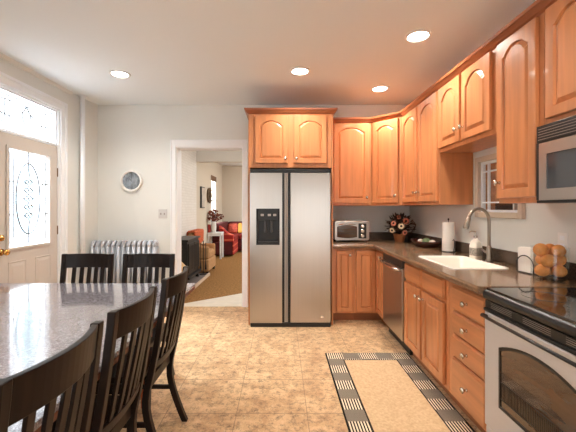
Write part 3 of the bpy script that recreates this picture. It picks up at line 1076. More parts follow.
dsp.box(ax0, ax0 + 0.02, -0.006, 0.05, az0, az1).box(ax1 - 0.02, ax1, -0.006, 0.05, az0, az1).box(ax0, ax1, -0.006, 0.05, az1 - 0.135, az1).box(ax0, ax1, -0.004, 0.05, az0, az0 + 0.03).box(ax0, ax1, 0.045, 0.058, az0, az1)
do = dsp.build('ice_dispenser', M_['black'], ld, 0.003)
for kx in (0.05, 0.13, 0.19):
    MB().box(ax0 + kx, ax0 + kx + 0.035, -0.0075, -0.0055, az1 - 0.085, az1 - 0.06).build('button', M_['handlegrey'], do, 0.001)
MB().box(ax0 + 0.085, ax0 + 0.115, 0.0, 0.044, az0 + 0.14, az0 + 0.274).build('paddle', M_['darkgrey'], do, 0.006)
MB().box(ax0 + 0.155, ax0 + 0.185, 0.0, 0.044, az0 + 0.14, az0 + 0.274).build('paddle', M_['darkgrey'], do, 0.006)
MB().box(ax0 + 0.022, ax1 - 0.022, -0.005, 0.04, az0 + 0.031, az0 + 0.04).build('drip_tray', M_['darkgrey'], do)
MB().box(FW - 0.115, FW - 0.085, -0.002, 0.0, 0.105, 0.125).build('badge', M_['chrome'], rd)

# ---- range
rg = thing('range', 'stainless electric range with black glass cooktop in the near corner', 'range', (XR, 1.828, -0.007), RZ)
RW = 0.758
MB().box(0.002, RW - 0.002, -0.612, -0.012, 0.02, 0.895).build('body', M_['black'], rg)
ct = MB().box(0.0, RW, -0.635, -0.012, 0.8955, 0.918).build('cooktop', M_['blackgloss'], rg, 0.004)
for (x, y, r_) in ((0.19, -0.46, 0.10), (0.57, -0.46, 0.08), (0.19, -0.19, 0.08), (0.57, -0.19, 0.10)):
    m = MB()
    m.tube([(x + r_ * math.cos(t * PI / 20), y + r_ * math.sin(t * PI / 20), 0.9182) for t in range(40)], 0.0012, 4, closed=True)
    m.build('burner_ring', M_['darkgrey'], ct)
ls = [[(x, y, z) for y, z in ((-0.612, 0.858), (-0.640, 0.858), (-0.650, 0.866), (-0.654, 0.884), (-0.648, 0.900), (-0.636, 0.908), (-0.612, 0.894))] for x in (-0.004, RW + 0.004)]
MB().loops(ls).build('front_bullnose', M_['black'], rg, 0.003)
MB().box(0.0, RW, -0.640, -0.612, 0.812, 0.854).build('vent_panel', M_['black'], rg)
vm = MB()
for k in range(3):
    for q in range(4):
        vm.box(0.05 + k * 0.235, 0.05 + k * 0.235 + 0.16, -0.6425, -0.640, 0.822 + q * 0.0085, 0.8235 + q * 0.0085)
vm.build('vent_slots', M_['handlegrey'], rg)
MB().box(-0.002, RW + 0.002, -0.650, -0.613, 0.796, 0.811).build('door_top_trim', M_['black'], rg, 0.003)
# oven door with an arched window opening (built as ring loops around the window)
yf, z0, z1 = -0.648, 0.185, 0.795


def win(x0, x1, za, zb, rise, y, n=16, rr=0.025):
    p = []
    for k in range(n + 1):
        s = 1 - 2 * k / n
        p.append(((x0 + x1) / 2 + s * (x1 - x0) / 2, y, zb + rise * (1 - s * s)))
    for k in range(n + 1):
        s = -1 + 2 * k / n
        p.append(((x0 + x1) / 2 + s * (x1 - x0) / 2, y, za))
    return p


def orect(x0, x1, za, zb, y, n=16):
    p = []
    for k in range(n + 1):
        p.append((x1 - (x1 - x0) * k / n, y, zb))
    for k in range(n + 1):
        p.append((x0 + (x1 - x0) * k / n, y, za))
    return p


wx0, wx1 = 0.128, RW - 0.128
ls = [orect(0.004, RW - 0.004, z0, z1, -0.613), orect(0.004, RW - 0.004, z0, z1, yf + 0.006), orect(0.010, RW - 0.010, z0 + 0.006, z1 - 0.006, yf),
      win(wx0, wx1, 0.345, 0.640, 0.06, yf), win(wx0 + 0.006, wx1 - 0.006, 0.351, 0.634, 0.06, yf + 0.006)]
od = MB().loops(ls, True, False).build('oven_door', M_['rangesteel'], rg)
MB().loops([win(wx0 - 0.004, wx1 + 0.004, 0.341, 0.644, 0.061, yf - 0.0006), win(wx0 + 0.008, wx1 - 0.008, 0.353, 0.632, 0.059, yf - 0.0015), win(wx0 + 0.009, wx1 - 0.009, 0.354, 0.631, 0.059, yf + 0.006)], False, False).build('window_gasket', M_['black'], od)
ow = MB().loops([win(wx0 + 0.004, wx1 - 0.004, 0.349, 0.636, 0.06, yf + 0.003), win(wx0 + 0.004, wx1 - 0.004, 0.349, 0.636, 0.06, yf + 0.005)]).build('oven_window', M_['ovenglass'], od)
m = MB()
for k in range(44):
    m.box(wx0 + 0.015 + k * 0.010, wx0 + 0.018 + k * 0.010, yf + 0.0015, yf + 0.0028, 0.395, 0.475)
m.box(wx0 + 0.01, wx1 - 0.01, yf + 0.0012, yf + 0.0028, 0.390, 0.395)
m.box(wx0 + 0.01, wx1 - 0.01, yf + 0.0012, yf + 0.0028, 0.475, 0.479)
m.build('oven_rack', M_['iron'], od)
MB().tube([(0.03, -0.645, 0.772), (0.03, -0.675, 0.782), (0.05, -0.690, 0.784), (RW - 0.05, -0.690, 0.784), (RW - 0.03, -0.675, 0.782), (RW - 0.03, -0.645, 0.772)], 0.008, 10).build('handle', M_['black'], od, smooth=True)
MB().box(0.004, RW - 0.004, -0.640, -0.613, 0.075, 0.178).build('drawer', M_['rangesteel'], rg, 0.006)
MB().box(0.004, RW - 0.004, -0.600, -0.56, 0.0075, 0.02).build('base_rail', M_['black'], rg)

# ---- microwave
mw = thing('microwave', 'stainless over-the-range microwave with a black vent grille', 'microwave', (XR - 0.006, 1.836, 0), RZ)
MWW = 0.746
MB().box(0.0, MWW, -0.330, -0.003, 1.367, 1.779).build('body', M_['black'], mw, 0.003)
gr = MB().box(0.0, MWW, -0.352, -0.331, 1.690, 1.779).build('vent_grille', M_['black'], mw, 0.003)
m = MB()
for k in range(5):
    m.box(0.015, MWW - 0.015, -0.3545, -0.352, 1.703 + k * 0.014, 1.7055 + k * 0.014)
m.build('grille_slats', M_['handlegrey'], gr)
m = MB()
mx0, mx1, mz0, mz1 = 0.075, 0.50, 1.440, 1.624
m.box(0.026, mx0, -0.358, -0.331, 1.382, 1.684).box(mx1, 0.56, -0.358, -0.331, 1.382, 1.684).box(mx0, mx1, -0.358, -0.331, mz1, 1.684).box(mx0, mx1, -0.358, -0.331, 1.382, mz0)
md = m.build('door', M_['mwsteel'], mw)
MB().box(mx0, mx1, -0.354, -0.331, mz0, mz1).build('door_window', M_['mwglass'], md)
MB().box(0.0, MWW, -0.350, -0.331, 1.367, 1.381).build('bottom_trim', M_['black'], mw)
MB().box(0.0, 0.025, -0.352, -0.331, 1.382, 1.689).build('side_trim', M_['black'], mw)
MB().box(0.562, MWW, -0.356, -0.331, 1.382, 1.684).build('control_panel', M_['blackgloss'], mw, 0.002)
MB().tube([(0.53, -0.358, 1.42), (0.53, -0.385, 1.43), (0.53, -0.385, 1.635), (0.53, -0.358, 1.645)], 0.009, 10).build('handle', M_['chrome'], md, smooth=True)

# ---- toaster oven
to = thing('toaster_oven', 'silver toaster oven with dark window on the back worktop', 'toaster oven', (0.672, 4.24, WZb + 0.0005))
TWd, THt = 0.435, 0.262
MB().box(0.004, TWd - 0.004, 0.012, 0.29, 0.02, THt - 0.004).build('body', M_['steelh'], to, 0.02, segs=3)
fp = MB().loops([[(x, y, z) for x, _, z in [(q[0] + TWd / 2, 0, q[1] + 0.02 + (THt - 0.02) / 2) for q in rrect(TWd / 2, (THt - 0.02) / 2, 0.028, 0)]] for y in (-0.004, 0.013)]).build('front_panel', M_['mwsteel'], to, 0.004)
# window bowed along top and bottom
wl = []
for y in (-0.010, -0.004):
    p = []
    for k in range(13):
        s = -1 + 2 * k / 12
        p.append((0.155 + s * 0.125, y, 0.062 - 0.014 * (1 - s * s)))
    for k in range(13):
        s = 1 - 2 * k / 12
        p.append((0.155 + s * 0.125, y, 0.192 + 0.022 * (1 - s * s)))
    wl.append(p)
gd = MB().loops(wl).build('glass_door', M_['ovenglass'], to)
m = MB()
for z in (0.10, 0.135, 0.165):
    m.box(0.045, 0.265, -0.0115, -0.0101, z, z + 0.004)
m.build('wire_racks', M_['iron'], gd)
MB().tube([(0.05, -0.004, 0.214), (0.06, -0.026, 0.218), (0.155, -0.030, 0.228), (0.25, -0.026, 0.218), (0.26, -0.004, 0.214)], 0.006, 8).build('door_handle', M_['chrome'], gd, smooth=True)
cp = MB().box(0.298, 0.398, -0.012, -0.003, 0.045, 0.232).build('control_panel', M_['black'], to, 0.012)
for z in (0.075, 0.137, 0.197):
    MX = T(0.348, -0.012, z) @ R('X', 90)
    MB().lathe([(0.022, 0), (0.021, 0.012), (0.017, 0.015), (0.002, 0.015)], 16, MX).build('knob', M_['nickel'], cp)
for x in (0.03, TWd - 0.05):
    for y in (0.03, 0.25):
        MB().box(x, x + 0.025, y, y + 0.02, 0.0, 0.024).build('foot', M_['black'], to)

# ---- paper towel
pt = thing('paper_towel_holder', 'black wire paper towel holder left of the sink window', 'paper towel holder', (1.640, 3.31, WZb + 0.0005))
pt['label'] = 'black wire upright holder that carries the white paper towel roll'
m = MB()
m.tube([(0.062 * math.cos(t * PI / 16), 0.062 * math.sin(t * PI / 16), 0.004) for t in range(32)], 0.003, 6, closed=True)
m.tube([(-0.062, 0, 0.004), (0.062, 0, 0.004)], 0.003, 6)
m.tube([(0, -0.062, 0.004), (0, 0.062, 0.004)], 0.003, 6)
m.build('base', M_['iron'], pt)
MB().tube([(0, 0, 0.004), (0, 0, 0.31)], 0.004, 8).build('post', M_['iron'], pt)
MB().sphere((0, 0, 0.316), 0.009).build('finial', M_['iron'], pt, smooth=True)
MB().tube([(0.02, -0.059, 0.004), (0.025, -0.066, 0.05), (0.025, -0.066, 0.11), (0.02, -0.063, 0.125), (0.01, -0.063, 0.11)], 0.003, 6).build('side_arm', M_['iron'], pt)
pr = MB().lathe([(0.018, 0.0), (0.058, 0.0), (0.058, 0.28), (0.018, 0.28)], 32, None, False).build('paper_towel_roll', M_['paper'])
pr.location = (1.640, 3.31, WZb + 0.008)
tag(pr, 'white paper towel roll standing on the black wire holder', 'paper towel')

# ---- soap dispenser
sd = thing('soap_dispenser', 'white printed soap bottle with metal pump beside the faucet', 'soap dispenser', (1.642, 2.85, WZb + 0.0005), 0.3)
sd.scale = (1.12, 1.12, 1.08)
MB().loops([rrect(0.030, 0.030, 0.012, 0.0), rrect(0.034, 0.034, 0.014, 0.004), rrect(0.034, 0.034, 0.014, 0.10), rrect(0.028, 0.028, 0.014, 0.13), rrect(0.013, 0.013, 0.012, 0.152), rrect(0.013, 0.013, 0.012, 0.162)]).build('bottle', M_['soap'], sd)
MB().loops([rrect(0.0345, 0.0345, 0.014, 0.025), rrect(0.0345, 0.0345, 0.014, 0.085)], False, False).build('printed_band', M_['soaplabel'], sd)
m = MB()
m.lathe([(0.014, 0.162), (0.014, 0.178), (0.005, 0.18), (0.005, 0.212), (0.003, 0.214)], 14)
m.tube([(0, 0, 0.21), (-0.03, 0.01, 0.213), (-0.045, 0.014, 0.204)], 0.005, 8)
m.build('pump', M_['nickel'], sd)

# ---- dark wooden tray with ornaments
tr = thing('wooden_bowl', 'dark wooden boat-shaped bowl by the backsplash', 'bowl', (1.575, 3.66, WZb + 0.0005), math.radians(118))


def ell(a, b, z, n=28, ends=0.0):
    return [(a * math.cos(2 * PI * k / n), b * math.sin(2 * PI * k / n), z + ends * abs(math.cos(2 * PI * k / n)) ** 3) for k in range(n)]


MB().loops([ell(0.10, 0.05, 0.0), ell(0.13, 0.068, 0.012), ell(0.185, 0.092, 0.05, ends=0.012), ell(0.195, 0.098, 0.066, ends=0.016), ell(0.188, 0.091, 0.066, ends=0.016), ell(0.178, 0.085, 0.05, ends=0.012), ell(0.12, 0.06, 0.02), ell(0.09, 0.045, 0.014)]).build('hull', M_['bowlwood'], tr, smooth=True)
names = [('white round ornament at the flower end of the wooden bowl', 'eggwhite', -0.085, 0.014, 0.034), ('white round ornament at the paper-towel end of the wooden bowl', 'eggwhite', 0.082, -0.008, 0.032), ('pale green round ornament in the middle of the wooden bowl', 'green', 0.0, 0.0, 0.044)]
ang = math.radians(118)
for lab, mm, u, v, rr in names:
    if mm == 'green':
        o = MB().sphere((0, 0, 0), rr, rr, rr * 0.95).build('artichoke', M_[mm], None, smooth=True)
    else:
        o = MB().sphere((0, 0, 0), rr, rr, rr * 0.9).build('ornament_ball', M_[mm], None, smooth=True)
    o.location = (1.575 + u * math.cos(ang) - v * math.sin(ang), 3.66 + u * math.sin(ang) + v * math.cos(ang), WZb + (0.018 + rr if mm == 'green' else 0.028 + rr * 0.9))
    if mm == 'green':
        o.name = 'ornament_ball'
    tag(o, lab, 'ornament', 'ornaments in the wooden bowl')

# ---- flower basket
fb = thing('flower_basket', 'basket of pink and cream daisies with dark foliage in the corner', 'flower arrangement', (1.49, 4.25, WZb + 0.0005))
MB().lathe([(0.05, 0), (0.055, 0.01), (0.07, 0.07), (0.076, 0.10), (0.068, 0.10), (0.055, 0.03), (0.01, 0.02)], 20).build('pot', M_['basket'], fb)
m = MB()
rnd = random.Random(3)
for k in range(280):
    a, e_ = rnd.uniform(0, 2 * PI), rnd.uniform(-0.25, 1.3)
    R_ = rnd.uniform(0.05, 0.155)
    c_ = Vector((R_ * math.cos(a) * math.cos(e_), R_ * math.sin(a) * math.cos(e_) * 0.8, 0.175 + R_ * math.sin(e_)))
    d_ = Vector((math.cos(a) * math.cos(e_), math.sin(a) * math.cos(e_), math.sin(e_) + rnd.uniform(-0.3, 0.3))).normalized()
    s_ = d_.cross(Vector((0, 0, 1))).normalized()
    up = s_.cross(d_)
    L_, w2 = rnd.uniform(0.045, 0.075), rnd.uniform(0.012, 0.022)
    m.add([tuple(c_), tuple(c_ + d_ * L_ * 0.5 + s_ * w2 + up * 0.006), tuple(c_ + d_ * L_), tuple(c_ + d_ * L_ * 0.5 - s_ * w2 + up * 0.006), tuple(c_ + d_ * L_ * 0.5 - up * 0.004)], [(0, 1, 2, 3), (0, 4, 1), (1, 4, 2), (2, 4, 3), (3, 4, 0)])
    m.tube([(0, 0, 0.09), tuple(c_ * 0.6 + Vector((0, 0, 0.06))), tuple(c_)], 0.0018, 4)
m.build('foliage', M_['leaf'], fb)
m = MB()
for k in range(7):
    o_ = 0.012 * k
    m.tube([(0.06 + 0.01 * k, -0.03 + o_ * 0.5, 0.08), (0.15 + o_ * 0.2, -0.08, 0.13 + o_), (0.165, -0.11 + o_ * 0.4, 0.22), (0.12 - o_ * 0.4, -0.09, 0.29 - o_)], 0.002, 5)
m.build('trailing_twigs', M_['leaf'], fb)


def flower(pos, n, rr, pm, parent):
    z = Vector(n).normalized()
    q = z.to_track_quat('Z', 'Y').to_matrix().to_4x4()
    MX = T(*pos) @ q
    m = MB()
    for k in range(12):
        a = 2 * PI * k / 12
        A = Matrix.Rotation(a, 4, 'Z')
        m.add([(0.006, -0.004, 0.002), (rr * 0.55, -rr * 0.2, 0.007), (rr, 0, 0.0), (rr * 0.55, rr * 0.2, 0.007), (0.006, 0.004, 0.002), (rr * 0.5, 0, 0.0)], [(0, 1, 2, 3, 4), (0, 5, 1), (1, 5, 2), (2, 5, 3), (3, 5, 4), (4, 5, 0)], MX @ A)
    f_ = m.build('flower', M_[pm], parent)
    MB().sphere((0, 0, 0.005), rr * 0.34, rr * 0.34, rr * 0.2, 10, 6, MX).build('flower_centre', M_['seedhead'], f_, smooth=True)


for pos, n, rr, pm in (((0.035, -0.125, 0.265), (-0.1, -1, 0.35), 0.048, 'petal'), ((-0.03, -0.145, 0.205), (-0.35, -1, 0.1), 0.042, 'petal2'), ((-0.105, -0.09, 0.235), (-0.7, -0.9, 0.3), 0.04, 'petal'),
                       ((-0.12, -0.085, 0.15), (-0.7, -0.8, -0.1), 0.038, 'petal2'), ((0.015, -0.14, 0.125), (0, -1, -0.1), 0.036, 'petal'), ((-0.035, -0.07, 0.31), (-0.2, -0.7, 0.8), 0.038, 'petal')):
    flower(pos, n, rr, pm, fb)

# ---- napkin holder with napkins, glass jar of oranges
nh = thing('napkin_holder', 'black wire holder standing on the worktop beside the glass jar', 'napkin holder', (1.618, 2.208, WZb + 0.0005), math.radians(8))
m = MB()
for x in (-0.03, 0.03):
    ar = [(x, 0.066 * math.cos(PI - t * PI / 12), 0.05 + 0.066 * math.sin(t * PI / 12)) for t in range(13)]
    m.tube([(x, -0.066, 0.0035)] + ar + [(x, 0.066, 0.0035)], 0.0035, 8)
    m.tube([(x, -0.066, 0.0035), (x, 0.066, 0.0035)], 0.0035, 8)
for y in (-0.066, 0.066):
    m.tube([(-0.03, y, 0.0035), (0.03, y, 0.0035)], 0.0035, 8)
m.build('wire_frame', M_['iron'], nh)
nk = MB()
for k in range(6):
    x = -0.024 + k * 0.0085
    nk.loops([[(x + a, -0.056, 0.0075), (x + a, 0.056, 0.0075), (x + a + 0.004 * math.sin(k), 0.060, 0.162 + 0.004 * (k % 2)), (x + a + 0.004, -0.056, 0.167)] for a in (0, 0.0065)])
no = nk.build('napkins', M_['paper'], None)
no.location = (1.618, 2.208, WZb + 0.0005)
no.rotation_euler = (0, 0, math.radians(8))
tag(no, 'stack of white paper napkins upright in the black wire holder', 'napkins')

JX, JY = 1.618, 2.035
jar = thing('glass_jar', 'clear glass jar filled with oranges beside the cooktop', 'jar', (JX, JY, WZb + 0.0005))
MB().lathe([(0.001, 0.0), (0.090, 0.0), (0.094, 0.006), (0.094, 0.185), (0.096, 0.192), (0.090, 0.192), (0.0895, 0.186), (0.0895, 0.012), (0.001, 0.012)], 40, None, False).build('vessel', M_['jarglass'], jar, smooth=False)
dirv = Vector((JX, JY)).normalized()
rt = Vector((dirv.y, -dirv.x))
orr = 0.0385
labs = ['orange at the bottom of the glass jar on its napkin-holder side', 'orange at the bottom of the glass jar on its range side', 'orange hidden low against the wall side of the jar',
        'orange in the middle of the glass jar facing the room', 'orange in the middle layer of the jar toward the wall by the range', 'orange in the middle layer of the jar toward the napkin holder',
        'large orange on top of the jar pile nearest the napkins', 'orange on top of the jar pile nearest the range', 'orange at the top back of the jar pile by the wall']
k = 0
for lay in range(3):
    for j, a0 in enumerate((210, 330, 90)):
        a = math.radians(((222, 340, 95), (262, 25, 140), (205, 330, 88))[lay][j])
        orr = (0.040, 0.038, 0.037, 0.040, 0.038, 0.036, 0.0395, 0.036, 0.037)[k]
        v = rt * 0.047 * math.cos(a) + dirv * 0.047 * math.sin(a)
        o = MB().sphere((0, 0, 0), orr * 1.02, orr, orr * 0.93, 18, 12).build('orange', M_['orange'], None, smooth=True)
        o.location = (JX + v.x, JY + v.y, WZb + 0.0135 + orr * 0.95 + lay * 0.061 + (0.0, 0.004, 0.0)[j])
        o.rotation_euler = (0.3 * k, 0.2 * k, k)
        tag(o, labs[k], 'orange', 'oranges in the glass jar')
        k += 1

# outlet on the wall beyond the jar
ol = thing('wall_outlet', 'white wall outlet plate above the backsplash behind the jar', 'outlet', (XR, 2.09, 1.13), RZ)
MB().box(-0.036, 0.036, -0.006, -0.0005, -0.057, 0.057).build('cover_plate', M_['white'], ol, 0.003)
for z in (-0.025, 0.025):
    MB().box(-0.017, 0.017, -0.008, -0.006, z - 0.014, z + 0.014).build('socket', M_['trim'], ol, 0.004)

# ------------------------------------------------------------------ dining table and chairs
TX0, TX1, TY0, TY1, TZ = -2.24, -0.662, 0.10, 2.61, 0.76
tb = thing('dining_table', 'large square-edged dining table with grey speckled glossy top', 'table', ((TX0 + TX1) / 2, (TY0 + TY1) / 2, 0))
hx, hy = (TX1 - TX0) / 2, (TY1 - TY0) / 2
MB().box(-hx, hx, -hy, hy, TZ - 0.022, TZ).build('tabletop', M_['tabletop'], tb, 0.003)
m = MB()
m.box(-hx, hx, -hy, -hy + 0.05, TZ - 0.045, TZ - 0.023).box(-hx, hx, hy - 0.05, hy, TZ - 0.045, TZ - 0.023)
m.box(-hx, -hx + 0.05, -hy + 0.05, hy - 0.05, TZ - 0.045, TZ - 0.023).box(hx - 0.05, hx, -hy + 0.05, hy - 0.05, TZ - 0.045, TZ - 0.023)
m.build('wooden_edge', M_['tableedge'], tb, 0.003)
m = MB()
ix, iy = 0.25, 0.33
for s in (-1, 1):
    m.box(-hx + ix, hx - ix, s * (hy - iy) - 0.012, s * (hy - iy) + 0.012, TZ - 0.13, TZ - 0.046)
    m.box(s * (hx - ix) - 0.012, s * (hx - ix) + 0.012, -hy + iy, hy - iy, TZ - 0.13, TZ - 0.046)
m.build('apron', M_['cherry'], tb)
for sx in (-1, 1):
    for sy in (-1, 1):
        x, y = sx * (hx - ix), sy * (hy - iy)
        MB().loops([[(x + a * w2, y + b * w2, z) for a, b in ((-1, -1), (1, -1), (1, 1), (-1, 1))] for z, w2 in ((0, 0.024), (0.3, 0.03), (0.6, 0.034), (TZ - 0.046, 0.034))]).build('leg', M_['cherry'], tb, 0.003)

PROF = [(-0.103, 0.0), (-0.052, 0.12), (-0.014, 0.24), (0.0, 0.33), (-0.022, 0.44), (-0.052, 0.557), (-0.084, 0.76), (-0.110, 0.972)]


def prof_y(z):
    for (a, z0), (b, z1) in zip(PROF, PROF[1:]):
        if z <= z1:
            t = (z - z0) / (z1 - z0)
            return a + (b - a) * t
    return PROF[-1][0]


def smooth_prof(n=20):
    P = []
    for k in range(n + 1):
        z = 0.972 * k / n
        # light smoothing of the broken line
        P.append((sum(prof_y(min(max(z + d, 0), 0.972)) for d in (-0.06, -0.03, 0, 0.03, 0.06)) / 5, z))
    P[0] = (PROF[0][0], 0.0)
    return P


CW = 0.41
BULGE = 0.034


def make_chair():
    """sitter faces local +y; back leans towards -y"""
    c_ = thing('dining_chair', 'x', 'chair', (0, 0, 0), 0, 'dark slat-back dining chairs')
    sw = 0.034
    for s in (-1, 1):
        x = s * (CW / 2 - sw / 2)
        ls = []
        for y, z in smooth_prof():
            d = 0.030 if z > 0.5 else 0.036 - 0.006 * abs(z - 0.3)
            ls.append([(x - sw / 2, y - d / 2, z), (x + sw / 2, y - d / 2, z), (x + sw / 2, y + d / 2, z), (x - sw / 2, y + d / 2, z)])
        MB().loops(ls).build('rear_leg', M_['espresso'], c_, 0.004)
        MB().loops([[(s * (CW / 2 + 0.005) - s * 0.02 + a * w2, 0.40 + b * w2, z) for a, b in ((-1, -1), (1, -1), (1, 1), (-1, 1))] for z, w2 in ((0, 0.014), (0.2, 0.018), (0.425, 0.02))]).build('front_leg', M_['espresso'], c_, 0.003)
    xi = CW / 2 - sw

    def bent(z0, z1, th, nx=14, nz=4, x0=-xi, x1=xi, k=1.0):
        fr_, bk = [], []
        ls = []
        for i in range(nx + 1):
            x = x0 + (x1 - x0) * i / nx
            off = -BULGE * k * (1 - (x / xi) ** 2)
            front = [(x, prof_y(z0 + (z1 - z0) * j / nz) + off + th / 2, z0 + (z1 - z0) * j / nz) for j in range(nz + 1)]
            back = [(x, prof_y(z0 + (z1 - z0) * j / nz) + off - th / 2, z0 + (z1 - z0) * j / nz) for j in range(nz, -1, -1)]
            ls.append(front + back)
        return MB().loops(ls)
    bent(0.862, 0.970, 0.022).build('top_rail', M_['espresso'], c_, 0.003)
    bent(0.490, 0.535, 0.020, k=0.5).build('lower_rail', M_['espresso'], c_, 0.003)
    for i in range(5):
        xc = -xi + 2 * xi * (i + 1) / 6
        m = MB()
        ls = []
        for j in range(9):
            z = 0.533 + (0.864 - 0.533) * j / 8
            kk = 0.5 + 0.5 * j / 8
            off = -BULGE * kk * (1 - (xc / xi) ** 2)
            y = prof_y(z) + off
            ls.append([(xc - 0.015, y - 0.006, z), (xc + 0.015, y - 0.006, z), (xc + 0.015, y + 0.006, z), (xc - 0.015, y + 0.006, z)])
        m.loops(ls).build('back_slat', M_['espresso'], c_, 0.002)
    MB().loops([[(a, b, z) for a, b in ((-0.195, 0.020), (0.195, 0.020), (0.215, 0.435), (-0.215, 0.435))] for z in (0.43, 0.462)]).build('seat', M_['espresso'], c_, 0.008)
    m = MB()
    m.box(-0.17, 0.17, -0.012, 0.010, 0.375, 0.428).box(-0.17, 0.17, 0.39, 0.412, 0.375, 0.428)
    for s in (-1, 1):
        m.box(s * 0.178, s * 0.198, 0.02, 0.385, 0.375, 0.428)
    m.build('seat_frame', M_['espresso'], c_, 0.002)
    for s in (-1, 1):
        MB().box(s * 0.180, s * 0.196, -0.03, 0.388, 0.20, 0.225).build('stretcher', M_['espresso'], c_, 0.002)
    return c_


ch0 = make_chair()
spots = [(-0.708, 1.945, 90, 'dark dining chair at the table corner facing the doorway and refrigerator side'),
         (-0.706, 1.395, 90, 'dark dining chair in the middle of the row along the table edge'),
         (-0.702, 0.905, 90, 'dark dining chair third from the doorway, at the near end of the table row'),
         (-1.548, 2.605, 180, 'dark dining chair across the table, in front of the glazed entry door'),
         (-1.058, 2.605, 180, 'dark dining chair across the table, in front of the silver radiator')]
for i, (x, y, rz, lab) in enumerate(spots):
    o = ch0 if i == 0 else copy_tree(ch0)
    o.location = (x, y, 0)
    o.rotation_euler = (0, 0, math.radians(rz))
    o['label'] = lab

# ------------------------------------------------------------------ rug
RX0, RX1, RY0, RY1 = 0.405, 1.160, 1.855, 3.105
hw, hh = (RX1 - RX0) / 2, (RY1 - RY0) / 2
rg_ = MB().loops([rrect(hw, hh, 0.006, 0.0, 2), rrect(hw, hh, 0.006, 0.007, 2), rrect(hw - 0.004, hh - 0.004, 0.006, 0.010, 2)]).build('rug', rug_mat(-hw, hw, -hh, hh))
rg_.location = ((RX0 + RX1) / 2, (RY0 + RY1) / 2, 0.0005)
tag(rg_, 'beige runner rug with black and cream checked border before the cabinets', 'rug')

# ------------------------------------------------------------------ radiator, riser pipe, wall pieces
rd_ = thing('radiator', 'silver cast-iron column radiator under the wall clock', 'radiator', (-2.475, 4.43, 0))
for k in range(13):
    x = 0.033 + k * 0.0665
    m = MB()
    for yo, zt in ((-0.052, 0.915), (0.052, 0.915)):
        m.tube([(x, yo, 0.10), (x, yo, zt - 0.07)], 0.022, 10)
    arc = [(x, -0.052 * math.cos(t * PI / 10) if True else 0, 0.842 + 0.055 * math.sin(t * PI / 10)) for t in range(11)]
    m.tube(arc, 0.0245, 10)
    m.tube([(x, -0.052, 0.12), (x, -0.04, 0.09), (x, 0, 0.08), (x, 0.04, 0.09), (x, 0.052, 0.12)], 0.0235, 10)
    m.tube([(x, 0, 0.09), (x, 0, 0.87)], 0.016, 8)
    s_ = m.build('section', M_['radiator'], rd_, smooth=True)
    if k in (0, 12):
        for yo in (-0.05, 0.05):
            MB().lathe([(0.026, 0), (0.018, 0.02), (0.018, 0.10)], 10, T(x, yo, 0)).build('foot', M_['radiator'], s_, smooth=True)
MB().tube([(0.0, 0, 0.15), (0.87, 0, 0.15)], 0.018, 10).build('connecting_pipe', M_['radiator'], rd_, smooth=True)

rp = thing('heating_pipe', 'white painted vertical heating pipe rising to the ceiling by the door', 'pipe', (-2.468, 4.205, 0))
MB().tube([(0, 0, 0.0), (0, 0, ZC - 0.001)], 0.027, 16).build('riser', M_['trim'], rp, smooth=True)
MB().lathe([(0.055, ZC - 0.022), (0.05, ZC - 0.008), (0.028, ZC - 0.003)], 18).build('ceiling_collar', M_['trim'], rp)
MB().lathe([(0.04, 0.0), (0.037, 0.012), (0.028, 0.016)], 18).build('floor_collar', M_['trim'], rp)

ck = thing('wall_clock', 'round white-rimmed clock with mottled blue-grey face on the wall', 'clock', (-2.022, YB - 0.001, 1.707))
MX = R('X', 90)
MB().lathe([(0.140, 0.0), (0.146, 0.012), (0.146, 0.034), (0.140, 0.042), (0.124, 0.040), (0.118, 0.028), (0.118, 0.0)], 40, MX).build('rim', M_['white'], ck, smooth=False)
dl_ = MB().lathe([(0.118, 0.010), (0.118, 0.022), (0.002, 0.022)], 40, MX).build('dial', M_['dial'], ck)
m = MB()
for k in range(12):
    a = k * PI / 6
    m.box(-0.003, 0.003, -0.0245, -0.0222, 0.094, 0.112, Matrix.Rotation(a, 4, 'Y'))
m.build('hour_mark', M_['darkgrey'], dl_)
MB().box(-0.004, 0.004, -0.026, -0.0235, -0.01, 0.060, Matrix.Rotation(-0.7, 4, 'Y')).build('hour_hand', M_['darkgrey'], ck)
MB().box(-0.003, 0.003, -0.028, -0.0262, -0.01, 0.095, Matrix.Rotation(0.1, 4, 'Y')).build('minute_hand', M_['darkgrey'], ck)

sw_ = thing('light_switch', 'white double light switch plate beside the doorway casing', 'light switch', (-1.603, YB - 0.0005, 1.262))
MB().box(-0.058, 0.058, -0.011, 0, -0.06, 0.06).build('cover_plate', M_['plate'], sw_, 0.003)
for x in (-0.024, 0.024):
    MB().box(x - 0.006, x + 0.006, -0.022, -0.011, -0.014, 0.012).build('toggle', M_['handlegrey'], sw_, 0.002)

